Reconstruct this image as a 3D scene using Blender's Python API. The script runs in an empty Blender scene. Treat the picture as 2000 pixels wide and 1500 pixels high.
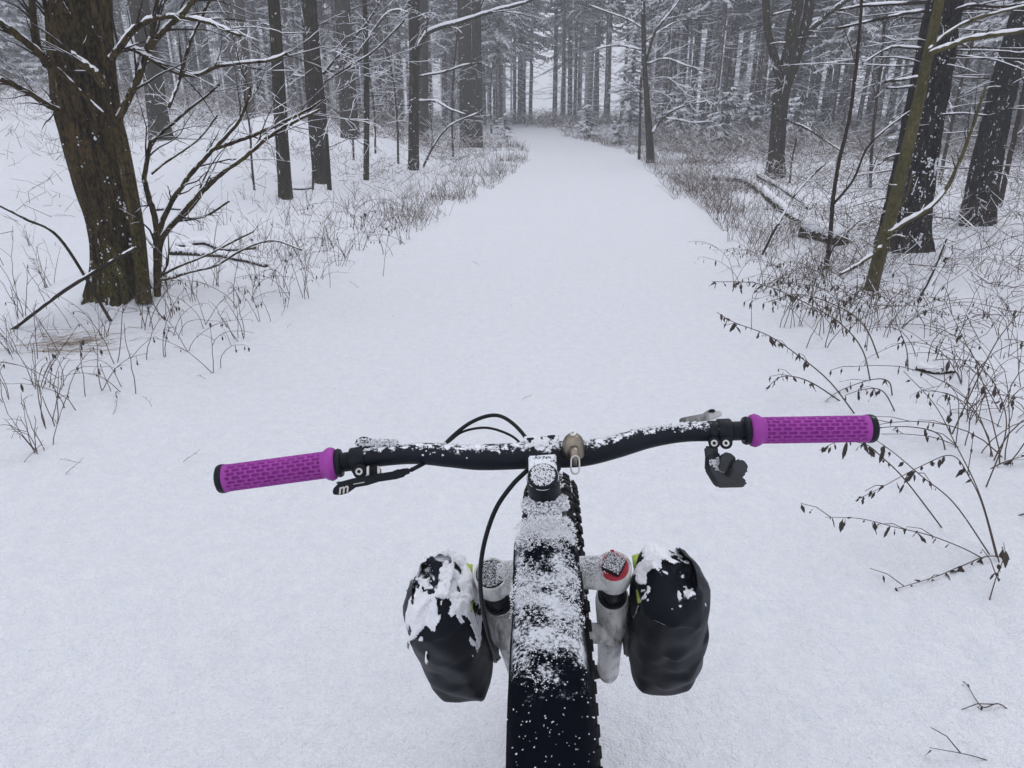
import bpy, bmesh, math, random
import numpy as np
from mathutils import Vector, Matrix

# ------------------------------------------------------------------ camera, sky, sun, exposure
SC = bpy.context.scene
COL = SC.collection
CAM_H, PITCH, FPX = 1.40, math.radians(20.5), 1390.0      # photo is 2000 x 1500
cam_data = bpy.data.cameras.new('camera')
cam_data.sensor_width = 36.0
cam_data.lens = FPX / 2000.0 * 36.0
cam_data.clip_start = 0.02
cam_data.clip_end = 2000.0
cam = bpy.data.objects.new('camera', cam_data)
COL.objects.link(cam)
cam.location = (0, 0, CAM_H)
cam.rotation_euler = (math.pi / 2 - PITCH, 0, 0)
SC.camera = cam

SUN_EL, SUN_AZ = math.radians(52), math.radians(-150)
world = bpy.data.worlds.new('World')
SC.world = world
world.use_nodes = True
wn = world.node_tree
for n in list(wn.nodes):
    wn.nodes.remove(n)
sky = wn.nodes.new('ShaderNodeTexSky')
sky.sky_type = 'NISHITA'
sky.sun_disc = False
sky.sun_elevation = SUN_EL
sky.sun_rotation = SUN_AZ
sky.air_density = 1.0
sky.dust_density = 3.0
sky.ozone_density = 1.0
hs = wn.nodes.new('ShaderNodeHueSaturation')            # overcast: the sky's colour mostly washed out
hs.inputs['Saturation'].default_value = 0.22
bg = wn.nodes.new('ShaderNodeBackground')
bg.inputs['Strength'].default_value = 0.15
wo = wn.nodes.new('ShaderNodeOutputWorld')
wn.links.new(sky.outputs[0], hs.inputs['Color'])
cloud = wn.nodes.new('ShaderNodeMix')                    # an even cloud deck over most of it
cloud.data_type = 'RGBA'
cloud.inputs[0].default_value = 0.80
cloud.inputs[7].default_value = (5.1, 5.32, 5.95, 1)
wn.links.new(hs.outputs[0], cloud.inputs[6])
wn.links.new(cloud.outputs[2], bg.inputs['Color'])
wn.links.new(bg.outputs[0], wo.inputs['Surface'])

sun_data = bpy.data.lights.new('sun', 'SUN')
sun_data.energy = 0.7
sun_data.angle = math.radians(40)
sun_data.color = (1.0, 0.97, 0.93)
sun = bpy.data.objects.new('sun', sun_data)
COL.objects.link(sun)
sun.rotation_euler = (math.pi / 2 - SUN_EL, 0, math.radians(150))

SC.view_settings.view_transform = 'Standard'
SC.view_settings.look = 'None'
SC.view_settings.gamma = 1.0
SC.view_settings.exposure = 0.23
SC.view_settings.use_curve_mapping = False
SC.cycles.max_bounces = 6
SC.cycles.diffuse_bounces = 3
SC.cycles.transparent_max_bounces = 4
SC.cycles.volume_bounces = 1
SC.cycles.use_denoising = True

# ------------------------------------------------------------------ pixel helpers (photo pixels -> rays)
CP, SP = math.cos(PITCH), math.sin(PITCH)
CAMP = Vector((0, 0, CAM_H))

def ray(px, py):
    a, b = (px - 1000) / FPX, (750 - py) / FPX
    return Vector((a, CP + b * SP, -SP + b * CP))        # unit depth along the optical axis

def at_depth(px, py, d):
    return CAMP + ray(px, py) * d

def at_plane(px, py, Y):
    r = ray(px, py)
    return CAMP + r * (Y / r.y)

# ------------------------------------------------------------------ value noise (numpy)
def _h(ix, iy, s):
    n = (ix.astype(np.int64) * 374761393 + iy.astype(np.int64) * 668265263 + s * 974711) & 0x7fffffff
    n = ((n ^ (n >> 13)) * 1274126177) & 0x7fffffff
    return ((n ^ (n >> 16)) & 0xffff) / 65535.0

def vnoise(x, y, s=0):
    x = np.asarray(x, float); y = np.asarray(y, float)
    ix, iy = np.floor(x), np.floor(y)
    fx, fy = x - ix, y - iy
    fx = fx * fx * (3 - 2 * fx); fy = fy * fy * (3 - 2 * fy)
    a, b = _h(ix, iy, s), _h(ix + 1, iy, s)
    c, d = _h(ix, iy + 1, s), _h(ix + 1, iy + 1, s)
    return (a + (b - a) * fx) * (1 - fy) + (c + (d - c) * fx) * fy

def fbm(x, y, s=0, o=3):
    t, a, m = 0, 1.0, 0
    for k in range(o):
        t = t + a * vnoise(np.asarray(x) * 2 ** k, np.asarray(y) * 2 ** k, s + k * 17); m += a; a *= 0.5
    return t / m

# ------------------------------------------------------------------ mesh builder
class MB:
    def __init__(s):
        s.V, s.F, s.M = [], [], []
    def add(s, vs, fs, m=0):
        o = len(s.V)
        s.V.extend(tuple(v) for v in vs)
        s.F.extend(tuple(i + o for i in f) for f in fs)
        s.M.extend([m] * len(fs))
    def tube(s, pts, rad, n=6, m=0, cap=True, flat=None):
        P = [Vector(p) for p in pts]
        k = len(P)
        T = []
        for i in range(k):
            t = P[min(i + 1, k - 1)] - P[max(i - 1, 0)]
            T.append(t.normalized() if t.length > 1e-9 else Vector((0, 0, 1)))
        ref = Vector((0, 0, 1)) if abs(T[0].z) < 0.9 else Vector((1, 0, 0))
        u = (ref - T[0] * ref.dot(T[0])).normalized()
        o = len(s.V)
        for i in range(k):
            u = u - T[i] * u.dot(T[i])
            u = u.normalized() if u.length > 1e-9 else Vector((1, 0, 0))
            w = T[i].cross(u)
            r = rad[i] if hasattr(rad, '__len__') else rad
            for j in range(n):
                a = 2 * math.pi * j / n
                c, d = math.cos(a) * r, math.sin(a) * r
                if flat: c *= flat
                q = P[i] + u * c + w * d
                s.V.append((q.x, q.y, q.z))
        for i in range(k - 1):
            for j in range(n):
                a, b = o + i * n + j, o + i * n + (j + 1) % n
                s.F.append((a, b, b + n, a + n)); s.M.append(m)
        if cap:
            s.F.append(tuple(o + j for j in range(n - 1, -1, -1))); s.M.append(m)
            s.F.append(tuple(o + (k - 1) * n + j for j in range(n))); s.M.append(m)
    def lathe(s, c, ax, prof, n=24, m=0, cap=True):
        """prof: list of (distance along axis, radius)"""
        c, ax = Vector(c), Vector(ax).normalized()
        s.tube_frames([c + ax * t for t, r in prof], [r for t, r in prof], ax, n, m, cap)
    def tube_frames(s, P, R, ax, n, m, cap):
        ref = Vector((0, 0, 1)) if abs(ax.z) < 0.9 else Vector((1, 0, 0))
        u = (ref - ax * ref.dot(ax)).normalized(); w = ax.cross(u)
        o = len(s.V)
        for p, r in zip(P, R):
            for j in range(n):
                a = 2 * math.pi * j / n
                q = p + u * (math.cos(a) * r) + w * (math.sin(a) * r)
                s.V.append((q.x, q.y, q.z))
        for i in range(len(P) - 1):
            for j in range(n):
                a, b = o + i * n + j, o + i * n + (j + 1) % n
                s.F.append((a, b, b + n, a + n)); s.M.append(m)
        if cap:
            s.F.append(tuple(o + j for j in range(n - 1, -1, -1))); s.M.append(m)
            s.F.append(tuple(o + (len(P) - 1) * n + j for j in range(n))); s.M.append(m)
    def box(s, c, hx, hy, hz, m=0):
        """c centre, hx hy hz half-axis vectors"""
        c, hx, hy, hz = Vector(c), Vector(hx), Vector(hy), Vector(hz)
        vs = [c + hx * a + hy * b + hz * d for d in (-1, 1) for b in (-1, 1) for a in (-1, 1)]
        s.add(vs, [(0, 2, 3, 1), (4, 5, 7, 6), (0, 1, 5, 4), (2, 6, 7, 3), (0, 4, 6, 2), (1, 3, 7, 5)], m)
    def prism(s, front, back, m=0):
        n = len(front)
        s.add(list(front) + list(back),
              [tuple(range(n)), tuple(range(2 * n - 1, n - 1, -1))] +
              [(i, n + i, n + (i + 1) % n, (i + 1) % n) for i in range(n)], m)
    def mesh(s, name, mats, smooth=True, bevel=0, seg=2, split=None):
        me = bpy.data.meshes.new(name)
        me.from_pydata(s.V, [], s.F)
        for m in mats: me.materials.append(m)
        me.polygons.foreach_set('material_index', s.M)
        if bevel:
            b = bmesh.new(); b.from_mesh(me)
            bmesh.ops.recalc_face_normals(b, faces=b.faces)
            es = [e for e in b.edges if len(e.link_faces) == 2 and e.calc_face_angle(0) > 0.5]
            bmesh.ops.bevel(b, geom=es, offset=bevel, segments=seg, affect='EDGES', clamp_overlap=True)
            b.to_mesh(me); b.free()
        me.polygons.foreach_set('use_smooth', [smooth] * len(me.polygons))
        if split is not None:
            try: me.set_sharp_from_angle(angle=math.radians(split))
            except Exception: pass
        me.validate()
        me.update()
        return me

def np_mesh(name, V, Q, mats, mi=None, smooth=False):
    """fast mesh of quads (or triangles) from numpy arrays"""
    V = np.asarray(V, np.float32); Q = np.asarray(Q, np.int32)
    me = bpy.data.meshes.new(name)
    k = Q.shape[1]
    me.vertices.add(len(V)); me.vertices.foreach_set('co', V.ravel())
    me.loops.add(Q.size); me.loops.foreach_set('vertex_index', Q.ravel())
    me.polygons.add(len(Q))
    me.polygons.foreach_set('loop_start', np.arange(len(Q), dtype=np.int32) * k)
    me.polygons.foreach_set('loop_total', np.full(len(Q), k, np.int32))
    for m in mats: me.materials.append(m)
    if mi is not None: me.polygons.foreach_set('material_index', np.asarray(mi, np.int32))
    me.polygons.foreach_set('use_smooth', np.full(len(Q), smooth, bool))
    me.update(calc_edges=True)
    me.validate()
    return me

def obj(name, me, parent=None, **props):
    o = bpy.data.objects.new(name, me)
    COL.objects.link(o)
    if parent: o.parent = parent
    for k, v in props.items(): o[k] = v
    return o

def thing(name, label, cat, loc=(0, 0, 0), group=None, rot=None):
    o = bpy.data.objects.new(name, None)
    o.empty_display_size = 0.1
    COL.objects.link(o)
    o.location = loc
    if rot: o.rotation_euler = rot
    o['label'] = label; o['category'] = cat
    if group: o['group'] = group
    return o

def copy_tree(o, parent=None):
    c = o.copy(); COL.objects.link(c); c.parent = parent
    for ch in KIDS.get(o.name, []):
        copy_tree(ch, c)
    return c
KIDS = {}

def smoothpts(P, n):
    """Catmull-Rom through tuples of any length"""
    P = np.asarray(P, float)
    Q = np.vstack([2 * P[0] - P[1], P, 2 * P[-1] - P[-2]])
    out = []
    k = len(P) - 1
    for i in range(n):
        t = i / (n - 1) * k
        j = min(int(t), k - 1); f = t - j
        a, b, c, d = Q[j], Q[j + 1], Q[j + 2], Q[j + 3]
        out.append(0.5 * (2 * b + (c - a) * f + (2 * a - 5 * b + 4 * c - d) * f * f + (3 * b - a - 3 * c + d) * f ** 3))
    return out

# ------------------------------------------------------------------ materials
def new_mat(name, col=(0.5, 0.5, 0.5), rough=0.6, metal=0.0, spec=0.4):
    m = bpy.data.materials.new(name); m.use_nodes = True
    nt = m.node_tree
    b = nt.nodes['Principled BSDF']
    b.inputs['Base Color'].default_value = (*col, 1)
    b.inputs['Roughness'].default_value = rough
    b.inputs['Metallic'].default_value = metal
    b.inputs['Specular IOR Level'].default_value = spec
    return m, nt, b

def N(nt, t, **kw):
    n = nt.nodes.new(t)
    for k, v in kw.items():
        if k in n.inputs: n.inputs[k].default_value = v
        else: setattr(n, k, v)
    return n

def noise(nt, scale=(1, 1, 1), sc=5.0, det=4.0, rough=0.6, coord='Object'):
    tc = N(nt, 'ShaderNodeTexCoord')
    mp = N(nt, 'ShaderNodeMapping'); mp.inputs['Scale'].default_value = scale
    nz = N(nt, 'ShaderNodeTexNoise'); nz.inputs['Scale'].default_value = sc
    nz.inputs['Detail'].default_value = det; nz.inputs['Roughness'].default_value = rough
    nt.links.new(tc.outputs[coord], mp.inputs['Vector']); nt.links.new(mp.outputs[0], nz.inputs['Vector'])
    return nz.outputs['Fac']

def ramp(nt, fac, a, b, ca, cb):
    r = N(nt, 'ShaderNodeValToRGB')
    e = r.color_ramp.elements
    e[0].position, e[1].position = a, b
    e[0].color, e[1].color = (*ca, 1), (*cb, 1)
    nt.links.new(fac, r.inputs[0])
    return r.outputs['Color']

def maprange(nt, v, a, b, c=0.0, d=1.0):
    r = N(nt, 'ShaderNodeMapRange', interpolation_type='SMOOTHSTEP')
    for k, x in (('From Min', a), ('From Max', b), ('To Min', c), ('To Max', d)): r.inputs[k].default_value = x
    nt.links.new(v, r.inputs['Value'])
    return r.outputs['Result']

def math_(nt, op, a, b):
    m = N(nt, 'ShaderNodeMath', operation=op)
    for i, v in enumerate((a, b)):
        if isinstance(v, (int, float)): m.inputs[i].default_value = v
        else: nt.links.new(v, m.inputs[i])
    return m.outputs[0]

def mixc(nt, fac, a, b):
    m = N(nt, 'ShaderNodeMix', data_type='RGBA')
    nt.links.new(fac, m.inputs[0])
    for i, v in ((6, a), (7, b)):
        if isinstance(v, tuple): m.inputs[i].default_value = (*v, 1)
        else: nt.links.new(v, m.inputs[i])
    return m.outputs[2]

def bump(nt, b, h, strength=0.5, dist=0.01):
    n = N(nt, 'ShaderNodeBump'); n.inputs['Strength'].default_value = strength; n.inputs['Distance'].default_value = dist
    nt.links.new(h, n.inputs['Height']); nt.links.new(n.outputs[0], b.inputs['Normal'])

SNOW_C = (0.80, 0.815, 0.87)

def up_dot(nt, d):
    g = N(nt, 'ShaderNodeNewGeometry')
    v = N(nt, 'ShaderNodeVectorMath', operation='DOT_PRODUCT')
    v.inputs[1].default_value = d
    nt.links.new(g.outputs['Normal'], v.inputs[0])
    return v.outputs['Value']

def snowed(nt, b, base, thr, width, d, nz, nzw=1.0, snow=SNOW_C):
    """snow where  dot(normal,d) + nzw*(noise-0.5)  passes thr"""
    s = math_(nt, 'ADD', up_dot(nt, d), math_(nt, 'MULTIPLY', math_(nt, 'SUBTRACT', nz, 0.5), nzw))
    f = maprange(nt, s, thr, thr + width)
    nt.links.new(mixc(nt, f, base, snow), b.inputs['Base Color'])
    r = maprange(nt, f, 0, 1, b.inputs['Roughness'].default_value, 0.9)
    nt.links.new(r, b.inputs['Roughness'])
    return f

def mat_snow():
    m, nt, b = new_mat('snow', SNOW_C, 0.85, 0, 0.15)
    n1 = noise(nt, sc=180, det=2); n2 = noise(nt, sc=28, det=4); n3 = noise(nt, sc=5, det=3)
    h = math_(nt, 'ADD', math_(nt, 'MULTIPLY', n1, 0.25), math_(nt, 'ADD', math_(nt, 'MULTIPLY', n2, 0.5), math_(nt, 'MULTIPLY', n3, 1.2)))
    bump(nt, b, h, 1.0, 0.03)
    n4 = math_(nt, 'ADD', math_(nt, 'MULTIPLY', noise(nt, sc=130, det=4, rough=0.8), 0.55), math_(nt, 'MULTIPLY', noise(nt, sc=17, det=6, rough=0.85), 0.45))
    c = ramp(nt, n4, 0.37, 0.63, (0.725, 0.743, 0.815), (0.875, 0.882, 0.915))  # grain tones in the colour stand in for shading of the fine relief
    nt.links.new(c, b.inputs['Base Color'])
    return m

def mat_snow_lump():
    m, nt, b = new_mat('clinging_snow', (0.82, 0.83, 0.87), 0.9, 0, 0.1)
    n1 = noise(nt, sc=90, det=3)
    bump(nt, b, n1, 0.5, 0.01)
    return m

def mat_bark(name, c1, c2, scz=(14, 14, 2.2), snow_thr=0.62, fleck=1.0, moss=None, bmp=0.9, sdir=(-0.25, -0.5, 0.55), fsc=26):
    m, nt, b = new_mat(name, c1, 0.9, 0, 0.12)
    nz = noise(nt, scz, 1.6, 8, 0.75)
    fine = noise(nt, (1, 1, 0.5), 60, 4, 0.8)
    mix = math_(nt, 'ADD', math_(nt, 'MULTIPLY', nz, 0.5), math_(nt, 'MULTIPLY', fine, 0.5))
    col = ramp(nt, mix, 0.42, 0.60, c1, c2)
    if moss:
        mz = noise(nt, (1, 1, 0.5), 2.2, 5)
        col = mixc(nt, maprange(nt, mz, 0.42, 0.66), col, ramp(nt, mix, 0.42, 0.60, tuple(x * 0.12 for x in moss), tuple(x * 1.3 for x in moss)))
    fl = noise(nt, (1, 1, 0.40), fsc, 5, 0.7)
    snowed(nt, b, col, snow_thr, 0.07, sdir, fl, 1.5 * fleck)
    bump(nt, b, mix, bmp, 0.05)
    return m

def mat_cloth(name, c, thr, sc=38, nzw=1.6, width=0.1, rough=0.7, d=(0, -0.15, 0.95)):
    m, nt, b = new_mat(name, c, rough, 0, 0.18)
    fine = noise(nt, sc=sc, det=8, rough=0.75)
    wear = ramp(nt, noise(nt, sc=14, det=4), 0.35, 0.7, c, tuple(min(1, x * 1.6 + 0.002) for x in c))
    snowed(nt, b, wear, thr, width, d, fine, nzw)
    bump(nt, b, fine, 0.35, 0.004)
    return m

M = {}
M['snow'] = mat_snow()
M['lump'] = mat_snow_lump()
M['bark_brown'] = mat_bark('bark_brown', (0.004, 0.003, 0.001), (0.110, 0.074, 0.031), snow_thr=0.76, moss=(0.090, 0.075, 0.020))
M['bark_olive'] = mat_bark('bark_olive', (0.045, 0.040, 0.016), (0.11, 0.095, 0.042), (9, 9, 3), 0.95, bmp=0.4)
M['bark_dark'] = mat_bark('bark_dark', (0.003, 0.002, 0.002), (0.056, 0.042, 0.027), snow_thr=0.72, moss=(0.045, 0.037, 0.015))
M['bark_snowy'] = mat_bark('bark_snowy', (0.002, 0.002, 0.003), (0.048, 0.043, 0.040), (16, 16, 5), snow_thr=0.76, fleck=1.2, fsc=30)
M['bark_spruce'] = mat_bark('bark_spruce', (0.024, 0.018, 0.015), (0.10, 0.078, 0.062), (10, 10, 3), snow_thr=0.62)
M['twig'] = mat_bark('twig', (0.014, 0.010, 0.008), (0.048, 0.036, 0.029), (20, 20, 20), 0.98, bmp=0.2)
M['brush'] = mat_bark('brush', (0.07, 0.050, 0.038), (0.18, 0.13, 0.10), (3, 3, 3), 0.85, bmp=0.1)
M['stem'] = new_mat('dry_stem', (0.072, 0.050, 0.036), 0.85)[0]
M['grass'] = new_mat('dry_grass', (0.30, 0.215, 0.14), 0.85)[0]
M['leaf'] = new_mat('withered_leaf', (0.045, 0.034, 0.029), 0.85)[0]
def mat_needle():
    m, nt, b = new_mat('spruce_needles', (0.03, 0.04, 0.03), 0.8, 0, 0.2)
    c = ramp(nt, noise(nt, sc=0.8, det=3), 0.3, 0.7, (0.028, 0.036, 0.030), (0.062, 0.070, 0.055))
    nt.links.new(c, b.inputs['Base Color'])
    return m
M['needle'] = mat_needle()

# ------------------------------------------------------------------ terrain
PCY = np.array([-30, -5, 4.2, 9.15, 21.6, 27, 32, 38, 45, 55, 65, 78, 110, 220.])
PCX = np.array([-4.5, -1.25, -0.06, 0.70, 2.16, 2.5, 2.1, 0.8, -1.8, -7.5, -15, -26, -55, -160.])

def pathc(y):
    y = np.asarray(y, float)
    return (np.interp(y - 2.5, PCY, PCX) + np.interp(y, PCY, PCX) * 2 + np.interp(y + 2.5, PCY, PCX)) / 4

COLLARS = []                                             # snow banked up round the feet of the big trunks

def hgt(x, y, fine=True):
    x = np.asarray(x, float); y = np.asarray(y, float)
    s = pathc(y) - x                                     # > 0 : left of the path
    d = np.abs(s)
    off = np.clip((d - 1.7) / 0.9, 0, 1); off = off * off * (3 - 2 * off)
    far = np.clip((y - 16) / 30, 0, 1)
    z = 0.0132 * np.maximum(0, np.minimum(y, 90) - 15) * np.clip((y - 15) / 10, 0, 1)
    k_ = np.clip((y - 27) / 22, 0, 1); z = z + 0.40 * k_ * k_ * (3 - 2 * k_)
    z = z + 0.115 * np.minimum(np.maximum(0, s - 4.6), 24) * np.clip((y + 2) / 8, 0, 1)
    z = z + 0.80 * (0.7 + 0.6 * fbm(x / 1.6, y / 1.6, 71, 2)) * np.exp(-((x + 6.4) / 1.75) ** 2 - ((y - 20.6) / 1.9) ** 2)
    z = z + 0.35 * np.exp(-((x + 3.9) / 1.3) ** 2 - ((y - 22.5) / 1.6) ** 2)
    z = z + off * (0.07 + 0.24 * (fbm(x / 1.9, y / 1.9, 3, 3) - 0.5) + 0.05 * (fbm(x / 0.5, y / 0.5, 5, 2) - 0.5))
    back = np.clip((d - 3.5) / 3, 0, 1) * np.clip((y - 12) / 12, 0, 1)
    z = z + back * 0.55 * np.maximum(0, fbm(x / 1.3, y / 1.3, 8, 3) - 0.42)
    z = z + (1 - off) * (0.03 * (fbm(x / 1.3, y / 1.9, 11, 3) - 0.5) + 0.012 * (fbm(x / 0.33, y / 0.4, 12, 2) - 0.5))
    z = z + 0.05 * np.exp(-((d - 1.95) / 0.35) ** 2)
    for (bx, by, br, bh) in COLLARS:
        q = np.hypot(x - bx, y - by)
        z = z + bh * np.exp(-(q / br) ** 2) * (0.5 + vnoise(x * 4, y * 4, 55))
    return z

def hz(x, y):
    return float(hgt(np.array([x]), np.array([y]))[0])

def ground_hit(px, py, far=120.0):
    r = ray(px, py)
    t = np.concatenate([np.arange(0.8, 8, 0.01), np.arange(8, 40, 0.03), np.arange(40, far, 0.1)])
    X, Y, Z = r.x * t, r.y * t, CAM_H + r.z * t
    g = Z - hgt(X, Y)
    k = np.argmax(g < 0)
    if g[k] >= 0: k = len(t) - 1
    return Vector((X[k], Y[k], float(hgt(X[k:k + 1], Y[k:k + 1])[0])))

for (px, py, br, bh) in ((238, 560, 0.55, 0.13), (285, 560, 0.3, 0.08), (1765, 478, 0.55, 0.16), (1908, 434, 0.45, 0.16), (1512, 346, 0.45, 0.12), (556, 382, 0.3, 0.09), (626, 357, 0.35, 0.10), (806, 330, 0.4, 0.10), (713, 351, 0.25, 0.07)):
    c_ = ground_hit(px, py); COLLARS.append((c_.x, c_.y, br, bh))

def axis_grid(lo, hi, d0, c, grow):
    out = [c]; s = d0
    while out[-1] < hi: out.append(out[-1] + s); s *= grow
    neg = [c]; s = d0
    while neg[-1] > lo: neg.append(neg[-1] - s); s *= grow
    return np.array(sorted(set(neg[1:] + out)))

def grid_obj(name, xs, ys, zf, mat):
    X, Y = np.meshgrid(xs, ys)
    Z = zf(X, Y)
    V = np.stack([X.ravel(), Y.ravel(), Z.ravel()], 1)
    nx, ny = len(xs), len(ys)
    i = (np.arange(ny - 1)[:, None] * nx + np.arange(nx - 1)[None]).ravel()
    Q = np.stack([i, i + 1, i + nx + 1, i + nx], 1)
    return obj(name, np_mesh(name, V, Q, [mat], smooth=True))

def ground_z(X, Y):
    d = np.abs(pathc(Y) - X)
    return hgt(X, Y) - 0.05 * np.clip((1.75 - d) / 0.2, 0, 1)    # tucked under the path sheet

gxs = axis_grid(-170, 170, 0.09, 0.0, 1.0135)
gys = axis_grid(-25, 260, 0.085, 4.0, 1.0125)
g = grid_obj('snow_ground', gxs, gys, ground_z, M['snow'])
g['kind'] = 'structure'

# the track itself: a strip that follows the bend, its edges sinking into the verge
ys = np.concatenate([np.arange(-12, 1, 0.15), np.arange(1, 7, 0.035), np.arange(7, 14, 0.1), np.arange(14, 40, 0.3), np.arange(40, 90, 0.8)])
us = np.linspace(-2.15, 2.15, 110)
YY = np.repeat(ys[:, None], len(us), 1)
XX = pathc(YY) + us[None] + 0.10 * (fbm(YY / 1.1, YY * 0 + np.sign(us)[None] * 7, 31, 3) - 0.5) * np.abs(us)[None]
edge = np.clip((np.abs(us) - 1.75) / 0.4, 0, 1)[None]
ZZ = hgt(XX, YY) + 0.006 - 0.09 * edge ** 1.5
# shallow blown-over dents in the fresh snow
for (px, py, rx, ry, dep, rot) in ((742, 780, 0.07, 0.26, 0.022, 0.15), (1512, 1225, 0.07, 0.11, 0.024, 0), (460, 1250, 0.03, 0.10, 0.022, 0.5),
                                   (892, 505, 0.05, 0.5, 0.015, 0), (1155, 680, 0.04, 0.07, 0.010, 0), (1438, 775, 0.03, 0.08, 0.012, 0), (720, 1105, 0.03, 0.03, 0.010, 0)):
    c = ground_hit(px, py)
    dx, dy = XX - c.x, YY - c.y
    a, b_ = dx * math.cos(rot) + dy * math.sin(rot), -dx * math.sin(rot) + dy * math.cos(rot)
    ZZ = ZZ - dep * np.exp(-(a / rx) ** 2 - (b_ / ry) ** 2)
V = np.stack([XX.ravel(), YY.ravel(), ZZ.ravel()], 1)
nx = len(us)
i = (np.arange(len(ys) - 1)[:, None] * nx + np.arange(nx - 1)[None]).ravel()
o = obj('forest_path', np_mesh('forest_path', V, np.stack([i, i + 1, i + nx + 1, i + nx], 1), [M['snow']], smooth=True))
o['kind'] = 'structure'

# ------------------------------------------------------------------ bicycle materials
def flat_mat(name, c, rough=0.5, metal=0.0, spec=0.4, bsc=None, bst=0.2):
    m, nt, b = new_mat(name, c, rough, metal, spec)
    v = noise(nt, sc=60, det=4)
    nt.links.new(ramp(nt, v, 0.3, 0.75, tuple(x * 0.8 for x in c), tuple(min(1, x * 1.2) for x in c)), b.inputs['Base Color'])
    if bsc: bump(nt, b, noise(nt, sc=bsc, det=4), bst, 0.002)
    return m
M['black'] = mat_cloth('black_anodised', (0.004, 0.006, 0.010), 1.15, 60, 1.5, 0.07, 0.45)
M['stemmat'] = mat_cloth('black_stem_under_snow', (0.005, 0.007, 0.011), 0.78, 75, 1.9, 0.10, 0.5, d=(0, -0.2, 0.95))
M['bar'] = mat_cloth('black_handlebar', (0.004, 0.006, 0.011), 0.90, 110, 2.3, 0.12, 0.45, d=(0, -0.10, 0.98))
M['rubber'] = mat_cloth('tyre_rubber', (0.007, 0.007, 0.009), 1.1, 45, 1.6, 0.1, 0.8)
M['hose'] = flat_mat('cable_housing', (0.008, 0.009, 0.012), 0.45, spec=0.2)
M['lid'] = mat_cloth('top_tube_bag_fabric', (0.005, 0.006, 0.010), 1.32, 160, 1.6, 0.12, 0.9)
def mat_frosted():
    m, nt, b = new_mat('top_tube_bag_fabric', (0.002, 0.003, 0.007), 0.95, 0, 0.05)
    tc = N(nt, 'ShaderNodeTexCoord'); sp = N(nt, 'ShaderNodeSeparateXYZ'); nt.links.new(tc.outputs['Object'], sp.inputs[0])
    cv = N(nt, 'ShaderNodeFloatCurve')
    fac = maprange(nt, sp.outputs['Y'], -0.412, -0.952)
    for nd in nt.nodes:
        if nd.type == 'MAP_RANGE': nd.interpolation_type = 'LINEAR'
    c = cv.mapping.curves[0]; pts_ = [(0.0, 0.20), (0.06, 0.28), (0.11, 0.49), (0.17, 0.50), (0.24, 0.44), (0.34, 0.455), (0.42, 0.51), (0.49, 0.60), (0.56, 0.74), (1.0, 0.80)]
    c.points[0].location = pts_[0]; c.points[1].location = pts_[-1]
    for p in pts_[1:-1]: c.points.new(*p)
    cv.mapping.update(); nt.links.new(fac, cv.inputs['Value'])
    big = noise(nt, sc=38, det=3); fine = noise(nt, sc=330, det=5, rough=0.7)
    nz = math_(nt, 'ADD', math_(nt, 'MULTIPLY', big, 0.5), math_(nt, 'MULTIPLY', fine, 0.5))
    mask = maprange(nt, math_(nt, 'SUBTRACT', nz, cv.outputs[0]), -0.02, 0.09)
    f = math_(nt, 'MULTIPLY', mask, maprange(nt, up_dot(nt, (0, 0, 1)), 0.25, 0.7))
    nt.links.new(mixc(nt, f, (0.002, 0.003, 0.007), (0.60, 0.62, 0.67)), b.inputs['Base Color'])
    bump(nt, b, nz, 0.6, 0.004)
    return m
M['bag_top'] = mat_frosted()
def mat_fork_bag():
    m, nt, b = new_mat('waterproof_bag_fabric', (0.008, 0.010, 0.015), 0.45, 0, 0.09)
    big = noise(nt, (1, 1, 1), 17, 3, 0.5)
    fine = noise(nt, sc=110, det=6, rough=0.75)
    nz = math_(nt, 'ADD', math_(nt, 'MULTIPLY', big, 0.8), math_(nt, 'MULTIPLY', fine, 0.2))
    c = ramp(nt, noise(nt, sc=20, det=4), 0.3, 0.75, (0.004, 0.006, 0.011), (0.010, 0.012, 0.018))
    snowed(nt, b, c, 1.00, 0.20, (0, 0.05, 0.98), nz, 2.6)
    bump(nt, b, fine, 0.25, 0.003)
    return m
M['bag'] = mat_fork_bag()
M['bag_snowier'] = M['bag'].copy(); M['bag_snowier'].name = 'waterproof_bag_fabric_snowier'
for nd in M['bag_snowier'].node_tree.nodes:
    if nd.type == 'MAP_RANGE' and abs(nd.inputs['From Min'].default_value - 1.00) < 1e-4 and abs(nd.inputs['From Max'].default_value - 1.20) < 1e-4:
        nd.inputs['From Min'].default_value = 0.78; nd.inputs['From Max'].default_value = 0.96
def mat_fork_white():
    m, nt, b = new_mat('dirty_white_fork_paint', (0.5, 0.5, 0.49), 0.45, 0, 0.4)
    nz = noise(nt, (3, 1, 1), 9, 6, 0.7)
    c = ramp(nt, nz, 0.36, 0.54, (0.09, 0.09, 0.09), (0.56, 0.56, 0.55))
    snowed(nt, b, c, 0.92, 0.15, (0, -0.1, 0.95), noise(nt, sc=50, det=5), 1.2)
    bump(nt, b, nz, 0.15, 0.003)
    return m
M['forkwhite'] = mat_fork_white()
def mat_grip():
    m, nt, b = new_mat('purple_rubber', (0.27, 0.030, 0.30), 0.6, 0, 0.3)
    c = ramp(nt, noise(nt, sc=40, det=4), 0.3, 0.75, (0.28, 0.036, 0.285), (0.36, 0.055, 0.355))
    nt.links.new(c, b.inputs['Base Color'])
    bump(nt, b, noise(nt, sc=500, det=2), 0.15, 0.001)
    return m
M['grip'] = mat_grip()
M['steel'] = flat_mat('brushed_steel', (0.55, 0.54, 0.52), 0.35, 1.0)
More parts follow.
